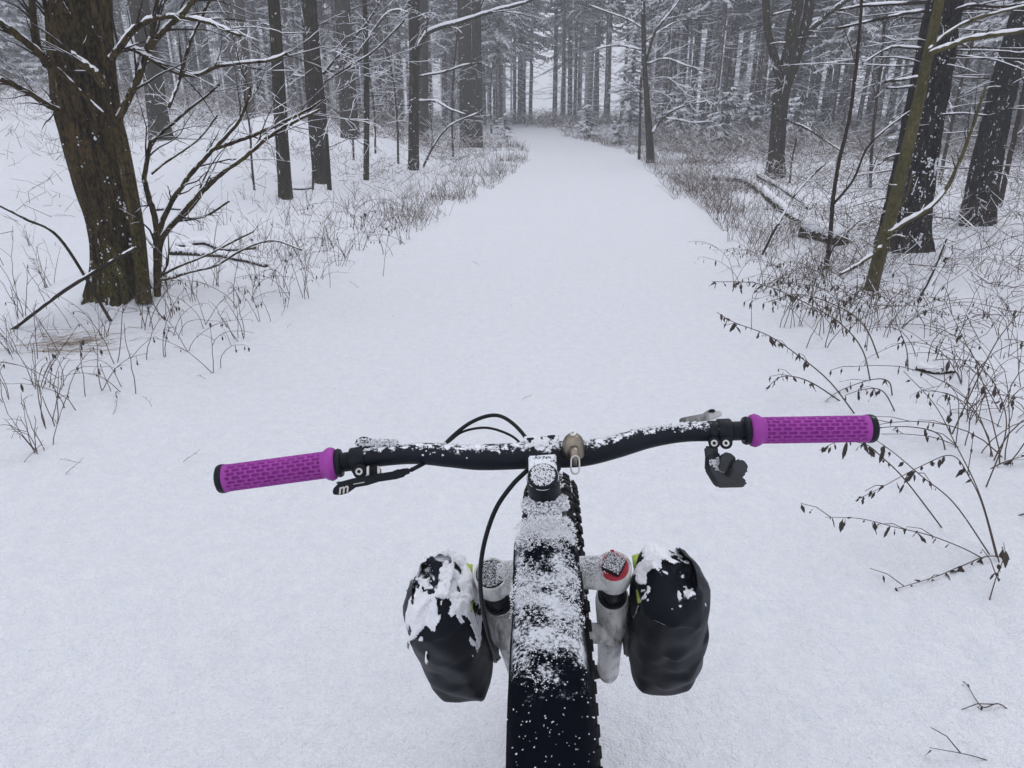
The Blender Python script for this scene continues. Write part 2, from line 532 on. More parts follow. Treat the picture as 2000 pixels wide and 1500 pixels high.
M['bellmetal'] = flat_mat('aged_bell_metal', (0.27, 0.235, 0.19), 0.38, 1.0, bsc=120)
M['red'] = flat_mat('red_anodised', (0.40, 0.025, 0.045), 0.4)
M['lime'] = flat_mat('lime_webbing', (0.40, 0.52, 0.10), 0.7)
M['print'] = new_mat('pale_print', (0.55, 0.52, 0.50), 0.6)[0]
M['plastic'] = flat_mat('moulded_plastic', (0.016, 0.019, 0.024), 0.32, spec=0.5, bsc=90, bst=0.15)
M['teal'] = flat_mat('teal_plastic', (0.01, 0.10, 0.085), 0.4)

# ------------------------------------------------------------------ bicycle frame of reference
BX, BY = 0.135, 1.10
BMAT = Matrix.Translation((BX, BY, hz(BX, BY) - 0.004)) @ Matrix.Rotation(math.radians(-1.8), 4, 'Z') @ Matrix.Rotation(math.radians(-5.0), 4, 'Y')
BINV = BMAT.inverted()
def L(px, py, d): return BINV @ at_depth(px, py, d)
def Lr(w_px, d): return w_px * 0.5 * d / FPX

bike = thing('bicycle', 'black fat tyre bicycle with purple grips and a dirty white suspension fork', 'bicycle')
bike.matrix_world = BMAT
RNG = np.random.default_rng(5)

def flakes(name, P, size, parent, mat=None, flat=0.7):
    """clumped snow grains as small irregular octahedra"""
    P = np.asarray(P, float); n = len(P)
    if n == 0: return None
    s = np.asarray(size, float).reshape(-1, 1) * np.ones((n, 1))
    base = np.array([[1, 0, 0], [0, 1, 0], [-1, 0, 0], [0, -1, 0], [0, 0, 1], [0, 0, -1]], float)
    q = RNG.normal(size=(n, 3, 3)); q, _ = np.linalg.qr(q)
    B = base[None] * (0.6 + 0.7 * RNG.random((n, 6, 1)))
    V = np.einsum('nij,nkj->nki', q, B) * s[:, None]
    V[:, :, 2] *= flat
    V = V + P[:, None]
    f = np.array([[0, 1, 4], [1, 2, 4], [2, 3, 4], [3, 0, 4], [1, 0, 5], [2, 1, 5], [3, 2, 5], [0, 3, 5]])
    F = (f[None] + 6 * np.arange(n)[:, None, None]).reshape(-1, 3)
    return obj(name, np_mesh(name, V.reshape(-1, 3), F, [mat or M['lump']], smooth=True), parent, kind='stuff')

# --- handlebar
DC, DL, DR = 0.893, 0.865, 0.878
barpx = [(436, 935, DL - 0.004, 34), (540, 922, DL, 34), (650, 906, DL + 0.003, 36), (735, 893, DL + 0.006, 38), (810, 886, DL + 0.012, 41),
         (880, 890, DC - 0.010, 46), (945, 893, DC - 0.003, 51), (1060, 888, DC, 53), (1135, 886, DC, 51), (1200, 873, DC - 0.002, 46), (1265, 855, DC - 0.005, 42),
         (1330, 845, DR + 0.004, 38), (1400, 843, DR + 0.002, 37), (1470, 841, DR, 36), (1600, 838, DR - 0.003, 34), (1696, 837, DR - 0.006, 34)]
bp = smoothpts([(*L(a, b, d), Lr(w, d)) for a, b, d, w in barpx], 130)
mb = MB(); mb.tube([p[:3] for p in bp], [p[3] for p in bp], 24)
bar = obj('handlebar', mb.mesh('handlebar', [M['bar']]), bike)
pts, sz = [], []
for p in bp[32:98]:
    c = Vector(p[:3]); r = p[3]
    for k in range(42):
        a = RNG.normal(0.15, 0.55)
        if abs(a) > 1.25: continue
        e = c + Vector((RNG.normal(0, 0.004), math.sin(a) * r * 1.02, math.cos(a) * r * 1.02))
        if fbm(np.array([e.x * 55]), np.array([a * 2.2]), 77, 3)[0] > 0.50 + 0.12 * abs(a):
            pts.append(e); sz.append(RNG.uniform(0.0008, 0.0021))
flakes('snow', pts, np.array(sz)[:, None], bar)

# --- grips: rounded slots pressed into the rubber
def grip_mesh(Ln=0.122, r=0.0165):
    NU, NVv = 200, 216
    u = np.linspace(0, Ln, NU); v = np.arange(NVv) / NVv
    U, Vv = np.meshgrid(u, v, indexing='ij')
    rows, pit = 20, 0.0107
    row = Vv * rows; ri = np.floor(row); fr = row - ri - 0.5
    cu = (U - 0.014) / pit + 0.5 * (ri % 2)
    fu = cu - np.floor(cu) - 0.5
    dx = np.abs(fu) * pit; dy = np.abs(fr) * (2 * math.pi * r / rows)
    q = np.hypot(np.maximum(dx - 0.0024, 0), np.maximum(dy - 0.0002, 0)) - 0.00155
    slot = np.clip(-q / 0.0005 + 0.4, 0, 1)
    slot *= np.clip((U - 0.0155) / 0.0005, 0, 1) * np.clip((Ln - 0.006 - U) / 0.0005, 0, 1)
    R = r - 0.0036 * slot
    fl = np.clip(1 - np.abs(U - 0.0055) / 0.0065, 0, 1)                   # flange at the inner end
    R = R + 0.0042 * np.sqrt(fl)
    R = R - 0.002 * np.clip((0.0012 - U) / 0.0012, 0, 1) + 0.0010 * np.clip((U - (Ln - 0.006)) / 0.006, 0, 1)
    ang = 2 * math.pi * Vv
    X = np.stack([R * np.cos(ang), R * np.sin(ang), U], -1).reshape(-1, 3)
    i, j = np.meshgrid(np.arange(NU - 1), np.arange(NVv), indexing='ij')
    a = (i * NVv + j).ravel(); b = (i * NVv + (j + 1) % NVv).ravel()
    Q = np.stack([a, b, b + NVv, a + NVv], 1)
    return np_mesh('grip', X, Q, [M['grip']], smooth=True)
GM = grip_mesh()
capmb = MB(); capmb.lathe((0, 0, 0.121), (0, 0, 1), [(-0.002, 0.0165), (0, 0.0176), (0.004, 0.0176), (0.0065, 0.0165), (0.008, 0.013), (0.008, 0.004)], 32)
CAPM = capmb.mesh('end_cap', [M['black']])
colmb = MB(); colmb.lathe((0, 0, -0.006), (0, 0, 1), [(0, 0.0125), (0, 0.0165), (0.003, 0.0178), (0.006, 0.0165)], 28)
COLM = colmb.mesh('clamp_collar', [M['black']])
def place_grip(pin, pout):
    ax = (pout - pin); ln = ax.length; ax.normalize()
    rot = Vector((0, 0, 1)).rotation_difference(ax).to_matrix().to_4x4()
    o = obj('grip', GM, bike)
    o.matrix_local = Matrix.Translation(pin) @ rot @ Matrix.Diagonal((1, 1, (ln) / 0.130, 1))
    obj('end_cap', CAPM, o); obj('clamp_collar', COLM, o)
place_grip(L(657, 905, DL + 0.003), L(423, 936.5, DL - 0.004))
place_grip(L(1463, 841, DR), L(1711, 837, DR - 0.006))
# ribbed sleeves between grips and clamps
for (a, b, d0, c, e, d1) in ((662, 904, DL + 0.003, 694, 899.5, DL + 0.004), (1428, 842, DR, 1461, 841, DR)):
    mb = MB(); p0, p1 = L(a, b, d0), L(c, e, d1); ax = p1 - p0; n = 6
    prof = []
    for k in range(n):
        t = ax.length * k / n
        prof += [(t, 0.0117), (t + ax.length / n * 0.6, 0.0121), (t + ax.length / n * 0.62, 0.0117)]
    mb.lathe(p0, ax, prof, 24); obj('sleeve', mb.mesh('sleeve', [M['black']]), bike)

def prism_px(poly, d, t, mat, bev=0.0012, tilt=0.0):
    mb = MB()
    ys_ = [p[1] for p in poly]; y0 = min(ys_)
    f = [L(x, y, d + tilt * (y0 - y) / 100) for x, y in poly]; b = [L(x, y, d + t + tilt * (y0 - y) / 100) for x, y in poly]
    mb.prism(f, b)
    return mb.mesh('part', [mat], bevel=bev, split=40)
def disc_px(px, py, d, r, h, mat, n=24, ax=None, ring=None):
    c = L(px, py, d); c2 = L(px, py, d + h) if ax is None else c + ax * h
    mb = MB(); v = (c2 - c)
    prof = [(0, 0.0005), (0, ring or r * 0.55), (0.0006, ring or r * 0.55), (0.0006, r * 0.9), (0.0012, r), (v.length, r)] if ring is None else [(0.0012, ring), (0, ring), (0, r), (v.length, r)]
    mb.lathe(c, v, prof, n)
    return mb.mesh('disc', [mat], split=35)
def rnd(px, py, r, n=12, sx=1.0, rot=0.0):
    return [(px + r * sx * math.cos(2 * math.pi * k / n) * math.cos(rot) - r * math.sin(2 * math.pi * k / n) * math.sin(rot),
             py + r * sx * math.cos(2 * math.pi * k / n) * math.sin(rot) + r * math.sin(2 * math.pi * k / n) * math.cos(rot)) for k in range(n)]

def bar_clamp(px0, px1, extra, name='lever_clamp'):
    """ring round the bar between two picture columns"""
    best = sorted(bp, key=lambda p: abs((lambda w: 1000 + FPX * w.x / (w.y * CP - (w.z - CAM_H) * SP))(BMAT @ Vector(p[:3])) - (px0 + px1) / 2))[:2]
    p = Vector(best[0][:3]); q = Vector(best[1][:3])
    ax = (Vector(bp[-1][:3]) - Vector(bp[0][:3])).normalized()
    near = min(range(1, len(bp) - 1), key=lambda k: (Vector(bp[k][:3]) - p).length)
    ax = (Vector(bp[near + 1][:3]) - Vector(bp[near - 1][:3])).normalized()
    ln = (px1 - px0) * 0.87 / FPX; r = bp[near][3]
    mb = MB(); mb.lathe(p - ax * ln / 2, ax, [(0, r), (0, r + extra * 0.8), (0.0012, r + extra), (ln - 0.0012, r + extra), (ln, r + extra * 0.8), (ln, r)], 28)
    return obj(name, mb.mesh(name, [M['black']], split=40), bike), p, ax

# --- left controls: brake body, clamp, remote lever
cl, pL, axL = bar_clamp(688, 715, 0.0042)
obj('bolt', disc_px(703, 921, 0.848, 0.0085, 0.012, M['black']), cl)
obj('bolt_head', disc_px(701, 921, 0.846, 0.0042, 0.006, M['steel'], ring=0.0022), cl)
obj('bolt_socket_shade', disc_px(701, 921, 0.8458, 0.0021, 0.002, M['hose']), cl)  # flat black disc before the head, standing in for shade inside the socket
o = obj('brake_body', prism_px([(692, 870), (697, 856), (712, 852), (726, 857), (776, 859), (780, 866), (775, 872), (735, 872), (716, 876)], DL + 0.006, 0.016, M['black'], 0.0015), bike)
obj('reservoir_lid', prism_px([(700, 866), (702, 858), (724, 859), (724, 867)], DL + 0.003, 0.006, M['lid'], 0.001), o)
pts = [L(RNG.uniform(699, 776), RNG.uniform(858, 870), DL + 0.004) + Vector(RNG.normal(0, 0.001, 3)) for k in range(520)]
flakes('snow', pts, RNG.uniform(0.0008, 0.0019, (520, 1)), o)
bp_l = prism_px([(714, 912), (735, 908), (744, 914), (746, 930), (716, 934)], 0.850, 0.012, M['black'])
rl = obj('remote_lever', prism_px([(650, 955), (664, 941), (690, 934), (740, 925), (770, 920), (772, 917), (788, 916), (794, 922), (791, 931), (774, 936), (740, 941), (718, 948), (695, 952), (680, 963), (665, 967), (650, 966)], 0.842, 0.010, M['black'], 0.0014), bike)
obj('hinge_block', bp_l, rl)
obj('pivot', prism_px([(716, 912), (721, 909), (721, 932), (716, 933)], 0.847, 0.012, M['steel'], 0.0006), rl)
obj('pivot', prism_px([(737, 909), (742, 912), (743, 926), (737, 930)], 0.847, 0.012, M['steel'], 0.0006), rl)
obj('barrel_adjuster', prism_px([(772, 919), (787, 915), (800, 914), (804, 918), (803, 924), (792, 928), (774, 933)], 0.838, 0.012, M['black'], 0.002), rl)
obj('release_tab', prism_px([(656, 943), (660, 940), (670, 941), (668, 946), (657, 945)], 0.846, 0.008, M['teal'], 0.0006), rl)
obj('slot', prism_px([(690, 945), (712, 941), (712, 942.5), (690, 946.5)], 0.8412, 0.0012, M['steel'], 0.0002), rl)
# the italic letter m printed on the paddle
cu = bpy.data.curves.new('letter', 'FONT'); cu.body = 'm'; cu.size = 0.0165; cu.extrude = 0.00012; cu.shear = 0.35
cu.align_x = 'CENTER'; cu.align_y = 'CENTER'; cu.offset = 0.0003
to = bpy.data.objects.new('letter', cu); COL.objects.link(to)
dg = bpy.context.evaluated_depsgraph_get(); tm = bpy.data.meshes.new_from_object(to.evaluated_get(dg))
bpy.data.objects.remove(to)
tm.materials.clear(); tm.materials.append(M['print'])
lo = obj('printed_letter', tm, rl)
c = L(669, 955.5, 0.8415); ex = (L(679, 953, 0.8415) - c).normalized(); ey = (L(668, 945, 0.8415) - c); ey = (ey - ex * ey.dot(ex)).normalized(); ez = ex.cross(ey)
lo.matrix_local = Matrix.Translation(c) @ Matrix((ex, ey, ez)).transposed().to_4x4()

# --- right controls: brake body, clamps, shifter with two paddles
cr, pR, axR = bar_clamp(1398, 1424, 0.0042)
c2, _, _ = bar_clamp(1383, 1397, 0.002, 'shifter_clamp')
for k, (px, w) in enumerate(((1395, 12), (1418, 13))):
    pr = (c2, cr)[k]
    obj('clamp_ear', disc_px(px, 865, 0.862, Lr(w * 1.9, 0.86), 0.014, M['black']), pr)
    obj('bolt_head', disc_px(px, 865.5, 0.8605, 0.0040, 0.006, M['steel'], ring=0.0021), pr)
    obj('bolt_socket_shade', disc_px(px, 865.5, 0.8603, 0.0020, 0.002, M['hose']), pr)  # no hole here: a black disc gives the socket's shade as colour
o = obj('brake_body', prism_px([(1326, 824), (1328, 817), (1340, 814), (1372, 808), (1384, 800), (1396, 799), (1400, 803), (1408, 802), (1411, 811), (1398, 818), (1380, 822), (1345, 826), (1330, 828)], DR + 0.006, 0.012, M['forkwhite'], 0.0008), bike)
obj('reservoir_lid', prism_px([(1382, 806), (1386, 799), (1396, 799), (1397, 806)], DR + 0.003, 0.006, M['black'], 0.001), o)
sh = obj('shifter', prism_px([(1375, 873), (1381, 871), (1402, 872), (1403, 888), (1413, 893), (1452, 934), (1459, 940), (1457, 949), (1448, 952), (1402, 953), (1393, 946), (1376, 918), (1377, 892)], 0.870, 0.016, M['plastic'], 0.002), bike)
obj('shifter_cover', prism_px([(1383, 893), (1401, 888), (1412, 902), (1440, 936), (1450, 944), (1402, 946), (1384, 918)], 0.864, 0.008, M['plastic'], 0.002), sh)
obj('paddle', prism_px(rnd(1421, 899, 15, 12, 1.22, 0.5) , 0.850, 0.009, M['plastic'], 0.003), sh)
obj('paddle', prism_px([(1408, 900), (1428, 910), (1420, 925), (1400, 915)], 0.854, 0.008, M['plastic'], 0.002), sh)
obj('paddle', prism_px(rnd(1444, 913, 16, 12, 1.15, 0.7), 0.843, 0.010, M['plastic'], 0.003), sh)
obj('paddle_arm', prism_px([(1424, 915), (1440, 902), (1458, 925), (1446, 936), (1424, 934)], 0.849, 0.008, M['plastic'], 0.002), sh)
pts = [L(RNG.uniform(1385, 1404) + t * 14, RNG.uniform(893, 905) + t * 18, 0.8625) for t in RNG.random(200)]
flakes('snow', pts, RNG.uniform(0.0007, 0.0016, (200, 1)), sh)

# --- stem
S0 = L(1060, 928, 0.838)                                   # centre of the steerer cap
AX = Vector((0, 0.438, -0.899)).normalized()               # steering axis, downwards
BC = Vector(L(1060, 888, DC))
stem = MB()
stem.lathe(S0, AX, [(0.003, 0.010), (0.003, 0.0185), (0.005, 0.0195), (0.042, 0.0195), (0.044, 0.018)], 32)
lx = Vector((1, 0, 0))
stem.lathe(BC - lx * 0.0215, lx, [(0, 0.0165), (0, 0.0215), (0.002, 0.0225), (0.041, 0.0225), (0.043, 0.0215), (0.043, 0.0165)], 32)
mid = (S0 + AX * 0.022 + BC) / 2
yv = (BC - (S0 + AX * 0.022))
stem.box(mid, lx * 0.017, yv * 0.42, AX * 0.016)
st = obj('stem', stem.mesh('stem', [M['stemmat']], bevel=0.002, split=35), bike)
mb = MB(); mb.lathe(S0, AX, [(0.0, 0.002), (-0.0005, 0.014), (0.0, 0.0172), (0.002, 0.0182), (0.004, 0.0182)], 40)
tcap = obj('top_cap', mb.mesh('top_cap', [M['black']], split=35), st)
pts = [S0 - AX * 0.0008 + Vector((a * math.cos(b), a * math.sin(b), a * math.sin(b) * 0.48)) for a, b in zip(0.0145 * np.sqrt(RNG.random(700)), RNG.uniform(0, 6.28, 700))]
flakes('snow', pts, RNG.uniform(0.0006, 0.0013, (700, 1)), tcap)
for px, py in ((1036, 860), (1077, 855)):
    c = L(px, py, DC - 0.008)
    mb = MB(); mb.lathe(c, Vector((0, -0.5, -0.86)), [(-0.003, 0.0015), (-0.003, 0.0045), (-0.002, 0.0052), (0.012, 0.0052)], 16)
    obj('bolt', mb.mesh('bolt', [M['black']], split=35), st)
# packed snow over the faceplate
pts, sz = [], []
for k in range(2600):
    px, py = RNG.uniform(1032, 1088), RNG.uniform(852, 912)
    e = L(px, py, DC)
    u = (px - 1060) / 28; t = (py - 852) / 60
    # surface of the clamp, roughly a cylinder about the bar then the stem body
    ang = (0.9 - 1.55 * t)
    q = BC + lx * (u * 0.0205) + Vector((0, math.sin(ang), math.cos(ang))) * 0.0232
    if fbm(np.array([u * 4]), np.array([t * 5]), 41, 3)[0] > 0.40:
        pts.append(q); sz.append(RNG.uniform(0.0009, 0.0022))
flakes('snow', pts, np.array(sz)[:, None], st)

# --- headset, head tube, frame, fork
SXY = S0 + AX * 0.045
CRN = Vector((0, -0.262, 0.812)); AXLE = Vector((0, 0, 0.39))
LEG = (AXLE - CRN).normalized()
mb = MB()
HD = CRN - SXY
mb.lathe(SXY, HD, [(0, 0.0185), (0.008, 0.021), (0.012, 0.026), (0.02, 0.0265), (0.03, 0.025), (HD.length - 0.03, 0.026), (HD.length - 0.012, 0.030), (HD.length - 0.004, 0.029)], 28)
ht = SXY + HD * 0.25; hb = SXY + HD * 0.72
mb.tube([ht, Vector((0, -0.62, 0.86)), Vector((0, -0.98, 0.80))], [0.022, 0.020, 0.017], 16)
mb.tube([hb, Vector((0, -0.45, 0.55)), Vector((0, -0.76, 0.33))], [0.027, 0.028, 0.026], 16)
mb.tube([Vector((0, -1.05, 0.90)), Vector((0, -0.76, 0.33))], 0.017, 14)
for sx in (-1, 1):
    mb.tube([Vector((sx * 0.02, -0.96, 0.72)), Vector((sx * 0.08, -1.12, 0.5)), Vector((sx * 0.09, -1.19, 0.39))], 0.009, 10)
    mb.tube([Vector((sx * 0.03, -0.78, 0.34)), Vector((sx * 0.085, -0.95, 0.36)), Vector((sx * 0.09, -1.19, 0.39))], 0.011, 10)
fr = obj('frame', mb.mesh('frame', [M['black']], split=45), bike)
pts, sz = [], []
for k in range(1500):                                       # snow lodged behind the stem, on the headset
    a, b = 0.030 * math.sqrt(RNG.random()), RNG.uniform(0, 6.28)
    q = SXY + Vector((a * math.cos(b) * 0.95, -0.012 + a * math.sin(b) * 0.75, 0.006 - 0.5 * a + RNG.uniform(0, 0.01)))
    pts.append(q); sz.append(RNG.uniform(0.0012, 0.003))
flakes('snow', pts, np.array(sz)[:, None], fr)

crown = MB()
NX = 0.086
perp = LEG.cross(Vector((1, 0, 0))).normalized()
if perp.y > 0: perp = -perp                                # towards the rider
crown.tube([CRN + lx * x + LEG * (0.010 + 0.012 * (abs(x) / NX) ** 2) for x in np.linspace(-NX, NX, 13)], [0.020 + 0.004 * abs(x) / NX for x in np.linspace(-NX, NX, 13)], 18)
for sx in (-1, 1):
    crown.lathe(CRN + lx * sx * NX - LEG * 0.002, LEG, [(0, 0.017), (0, 0.0235), (0.002, 0.0250), (0.036, 0.0250), (0.042, 0.024), (0.045, 0.0225), (0.045, 0.016)], 28)
fk = obj('fork', crown.mesh('fork', [M['forkwhite']], split=45), bike)
for sx in (-1, 1):
    b0 = CRN + lx * sx * NX
    mb = MB(); mb.lathe(b0 + LEG * 0.04, LEG, [(0, 0.0165), (0.10, 0.0165)], 24)
    obj('stanchion', mb.mesh('stanchion', [M['hose']]), fk)
    mb = MB(); mb.lathe(b0 + LEG * 0.103, LEG, [(0, 0.0175), (0, 0.023), (0.004, 0.0245), (0.02, 0.0255), (0.06, 0.0245), (0.12, 0.0225), (0.30, 0.0205), (0.385, 0.021), (0.41, 0.018), (0.418, 0.008)], 28)
    mb.tube([b0 + LEG * 0.13 + perp * 0.004, b0 + LEG * 0.165 + perp * 0.026, b0 + LEG * 0.178 + perp * 0.038 - lx * sx * 0.003], [0.025, 0.021, 0.0165], 16)
    mb.box(b0 + LEG * 0.47, lx * 0.008, perp * 0.018, LEG * 0.03)
    obj('lower_leg', mb.mesh('lower_leg', [M['forkwhite']], split=45), fk)
    mb = MB(); mb.lathe(b0 + LEG * 0.098, LEG, [(0, 0.0168), (0, 0.0205), (0.004, 0.022), (0.010, 0.022)], 24)
    obj('wiper_seal', mb.mesh('wiper_seal', [M['black']], split=40), fk)
mb = MB()
ar = [CRN + lx * x + LEG * (0.175 - 0.02 * (1 - (abs(x) / NX) ** 3)) + perp * 0.036 for x in np.linspace(-NX, NX, 15)]
mb.tube(ar, 0.0155, 12)
obj('arch', mb.mesh('arch', [M['forkwhite']]), fk)
# top caps: red dial with a square black knob on the right leg, plain dark cap on the left leg
cR = CRN + lx * NX; cLg = CRN - lx * NX
mb = MB(); mb.lathe(cR - LEG * 0.0005, LEG, [(-0.006, 0.002), (-0.006, 0.0185), (-0.003, 0.0205), (0.002, 0.0205)], 32)
mb.box(cR - LEG * 0.003 - perp * 0.020, lx * 0.0025, perp * 0.004, LEG * 0.003)
dial = obj('adjuster_dial', mb.mesh('adjuster_dial', [M['red']], split=35), fk)
mb = MB()
e1 = (lx * math.cos(0.55) + perp * math.sin(0.55)); e2 = (perp * math.cos(0.55) - lx * math.sin(0.55))
mb.box(cR - LEG * 0.010, e1 * 0.0132, e2 * 0.0132, LEG * 0.005)
kn = obj('knob', mb.mesh('knob', [M['black']], bevel=0.0015, split=35), dial)
pts = [cR - LEG * 0.0155 + e1 * a + e2 * b for a, b in RNG.uniform(-0.0122, 0.0122, (800, 2))]
pts += [cR - LEG * 0.0065 + lx * (a * math.cos(b)) - perp * (a * math.sin(b)) for a, b in zip(RNG.uniform(0.010, 0.0195, 500), RNG.uniform(0.5, 3.6, 500))]
flakes('knob_snow', pts, RNG.uniform(0.0003, 0.0009, (1300, 1)), dial)
mb = MB(); mb.lathe(cLg, LEG, [(-0.004, 0.002), (-0.004, 0.019), (-0.002, 0.0212), (0.002, 0.0212)], 32)
lc = obj('leg_cap', mb.mesh('leg_cap', [M['black']], split=35), fk)
pts = [cLg - LEG * 0.0045 + lx * (a * math.cos(b)) + perp * (a * math.sin(b)) for a, b in zip(0.0195 * np.sqrt(RNG.random(1300)), RNG.uniform(0, 6.28, 1300))]
flakes('leg_cap_snow', pts, RNG.uniform(0.0003, 0.0008, (1300, 1)), lc)
# snow on the crown arms
pts, sz = [], []
for k in range(3600):
    x = RNG.uniform(-0.078, 0.078); a = RNG.normal(-0.15, 0.6)
    if abs(x) < 0.03: continue
    q = CRN + lx * x + LEG * 0.015 + (Vector((0, math.sin(a), math.cos(a)))) * 0.0235
    pts.append(q); sz.append(RNG.uniform(0.0005, 0.0014))
flakes('crown_snow', pts, np.array(sz)[:, None], fk)

# --- wheels
def wheel_parts(parent, c, tag):
    R0, r0 = 0.340, 0.050
    rim = MB()
    rim.lathe(c - lx * 0.038, lx, [(0, 0.275), (0, 0.300), (0.012, 0.306), (0.064, 0.306), (0.076, 0.300), (0.076, 0.275), (0.06, 0.268), (0.016, 0.268), (0, 0.275)], 64, cap=False)
    rim.lathe(c - lx * 0.07, lx, [(0, 0.004), (0, 0.012), (0.012, 0.014), (0.014, 0.030), (0.018, 0.030), (0.02, 0.016), (0.12, 0.016), (0.122, 0.03), (0.126, 0.03), (0.128, 0.014), (0.14, 0.012), (0.14, 0.004)], 24)
    w = obj('wheel', rim.mesh('wheel', [M['hose']], split=40), parent)
    ty = MB(); NM, NN = 96, 20
    vs = []
    for i in range(NM):
        a = 2 * math.pi * i / NM
        for j in range(NN):
            b = 2 * math.pi * j / NN
            rr = R0 + r0 * math.cos(b)
            vs.append((c.x + r0 * 1.0 * math.sin(b), c.y + rr * math.cos(a), c.z + rr * math.sin(a)))
    ty.add(vs, [(i * NN + j, i * NN + (j + 1) % NN, ((i + 1) % NM) * NN + (j + 1) % NN, ((i + 1) % NM) * NN + j) for i in range(NM) for j in range(NN)])
    obj('tyre', ty.mesh('tyre', [M['rubber']]), w)
    kb = MB()
    for i in range(78):
        for row, b in enumerate((-62, -36, -12, 12, 36, 62)):
            a = 2 * math.pi * (i + 0.5 * (row % 2)) / 78; b = math.radians(b)
            nrm = Vector((math.sin(b), math.cos(b) * math.cos(a), math.cos(b) * math.sin(a)))
            tan = Vector((0, -math.sin(a), math.cos(a))); sd = nrm.cross(tan)
            rr = R0 + r0 * math.cos(b)
            p = c + Vector((r0 * math.sin(b), rr * math.cos(a), rr * math.sin(a)))
            kb.box(p + nrm * 0.001, sd * 0.0068, tan * 0.0085, nrm * 0.0045)
    obj('tread', kb.mesh('tread', [M['rubber']], smooth=False), w, kind='stuff')
    sp = MB(); sp.tube([(0, 0, 0.028), (0, 0, 0.272)], 0.0011, 5)
    sm = sp.mesh('spoke', [M['hose']])
    for k in range(32):
        s = obj('spoke', sm, w)
        s.matrix_local = Matrix.Translation(c + lx * (0.055 if k % 2 else -0.055)) @ Matrix.Rotation(2 * math.pi * k / 32, 4, 'X') @ Matrix.Rotation((-0.12 if k % 2 else 0.12), 4, 'Y')
    return w
fw = wheel_parts(bike, AXLE, 'front')
pts, sz = [], []
for k in range(5200):                                       # snow packed between the knobs
    a = RNG.uniform(0.4, 2.3); b = RNG.normal(0, 0.55)
    if fbm(np.array([a * 28]), np.array([b * 5 + 40]), 9, 2)[0] < 0.52: continue
    rr = 0.340 + 0.0515 * math.cos(b)
    pts.append(AXLE + Vector((0.0515 * math.sin(b), rr * math.cos(a), rr * math.sin(a)))); sz.append(RNG.uniform(0.001, 0.0034))
flakes('tyre_snow', pts, np.array(sz)[:, None], fw)
wheel_parts(bike, Vector((0, -1.19, 0.39)), 'rear')
# saddle, post, cranks: behind and below the camera, still part of the bike
mb = MB(); mb.tube([(0, -1.04, 0.88), (0, -1.09, 0.97)], 0.0145, 14); obj('seat_post', mb.mesh('seat_post', [M['black']]), bike)
mb = MB(); mb.tube([(0, -0.96, 0.985), (0, -1.03, 0.995), (0, -1.12, 0.99), (0, -1.20, 0.985), (0, -1.235, 0.985)], [0.016, 0.026, 0.05, 0.075, 0.06], 18)
for k, v in enumerate(mb.V): mb.V[k] = (v[0], v[1], 0.985 + (v[2] - 0.985) * 0.4)
obj('saddle', mb.mesh('saddle', [M['black']]), bike)
for sx in (-1, 1):
    mb = MB(); e = Vector((sx * 0.085, -0.76 + sx * 0.165, 0.33))
    mb.tube([Vector((sx * 0.05, -0.76, 0.33)), e], [0.015, 0.011], 10); cr_ = obj('crank', mb.mesh('crank', [M['black']]), bike)
    mb = MB(); mb.box(e + lx * sx * 0.06, lx * 0.048, Vector((0, 0.05, 0)), Vector((0, 0, 0.009))); obj('pedal', mb.mesh('pedal', [M['black']], bevel=0.003), cr_)
mb = MB(); mb.lathe(Vector((0.03, -0.76, 0.33)), lx, [(0, 0.02), (0, 0.062), (0.004, 0.062), (0.004, 0.02)], 40); obj('chainring', mb.mesh('chainring', [M['steel']]), bike)

# --- bell with its wire loop
bc = L(1120, 876, DC - 0.022)
up = Vector((0.03, -0.12, 0.99)).normalized()
mb = MB(); mb.lathe(bc - up * 0.004, up, [(-0.004, 0.0125), (-0.004, 0.0138), (0, 0.0140), (0.008, 0.0139), (0.014, 0.0128), (0.019, 0.0105), (0.0225, 0.0072), (0.0243, 0.0035), (0.0246, 0.0005)], 40)
bell = obj('bell', mb.mesh('bell', [M['bellmetal']], split=50), bike)
tp = bc + up * 0.0196
mb = MB(); mb.lathe(tp, up, [(0, 0.0042), (0.001, 0.0044), (0.0024, 0.0036), (0.0026, 0.0014), (0.0014, 0.0012)], 20); obj('nut', mb.mesh('nut', [M['steel']], split=40), bell)
mb = MB(); mb.tube([L(1121, 872, 0.858), L(1122, 884, 0.850), L(1121, 893, 0.850), L(1122, 909, 0.852)], [0.0052, 0.0050, 0.0042, 0.0030], 12, flat=0.6); obj('bell_clamp', mb.mesh('bell_clamp', [M['bellmetal']]), bell)
mb = MB(); lp = []
for k in range(29):
    a = 2 * math.pi * k / 28
    lp.append(L(1123.5 + 8.2 * math.cos(a), 908 + 9 * math.sin(a) + (8.5 if math.sin(a) > 0 else -8.5) * min(1, abs(math.sin(a)) * 3), 0.846))
mb.tube(lp, 0.00105, 8, cap=False); obj('wire_loop', mb.mesh('wire_loop', [M['steel']]), bell)

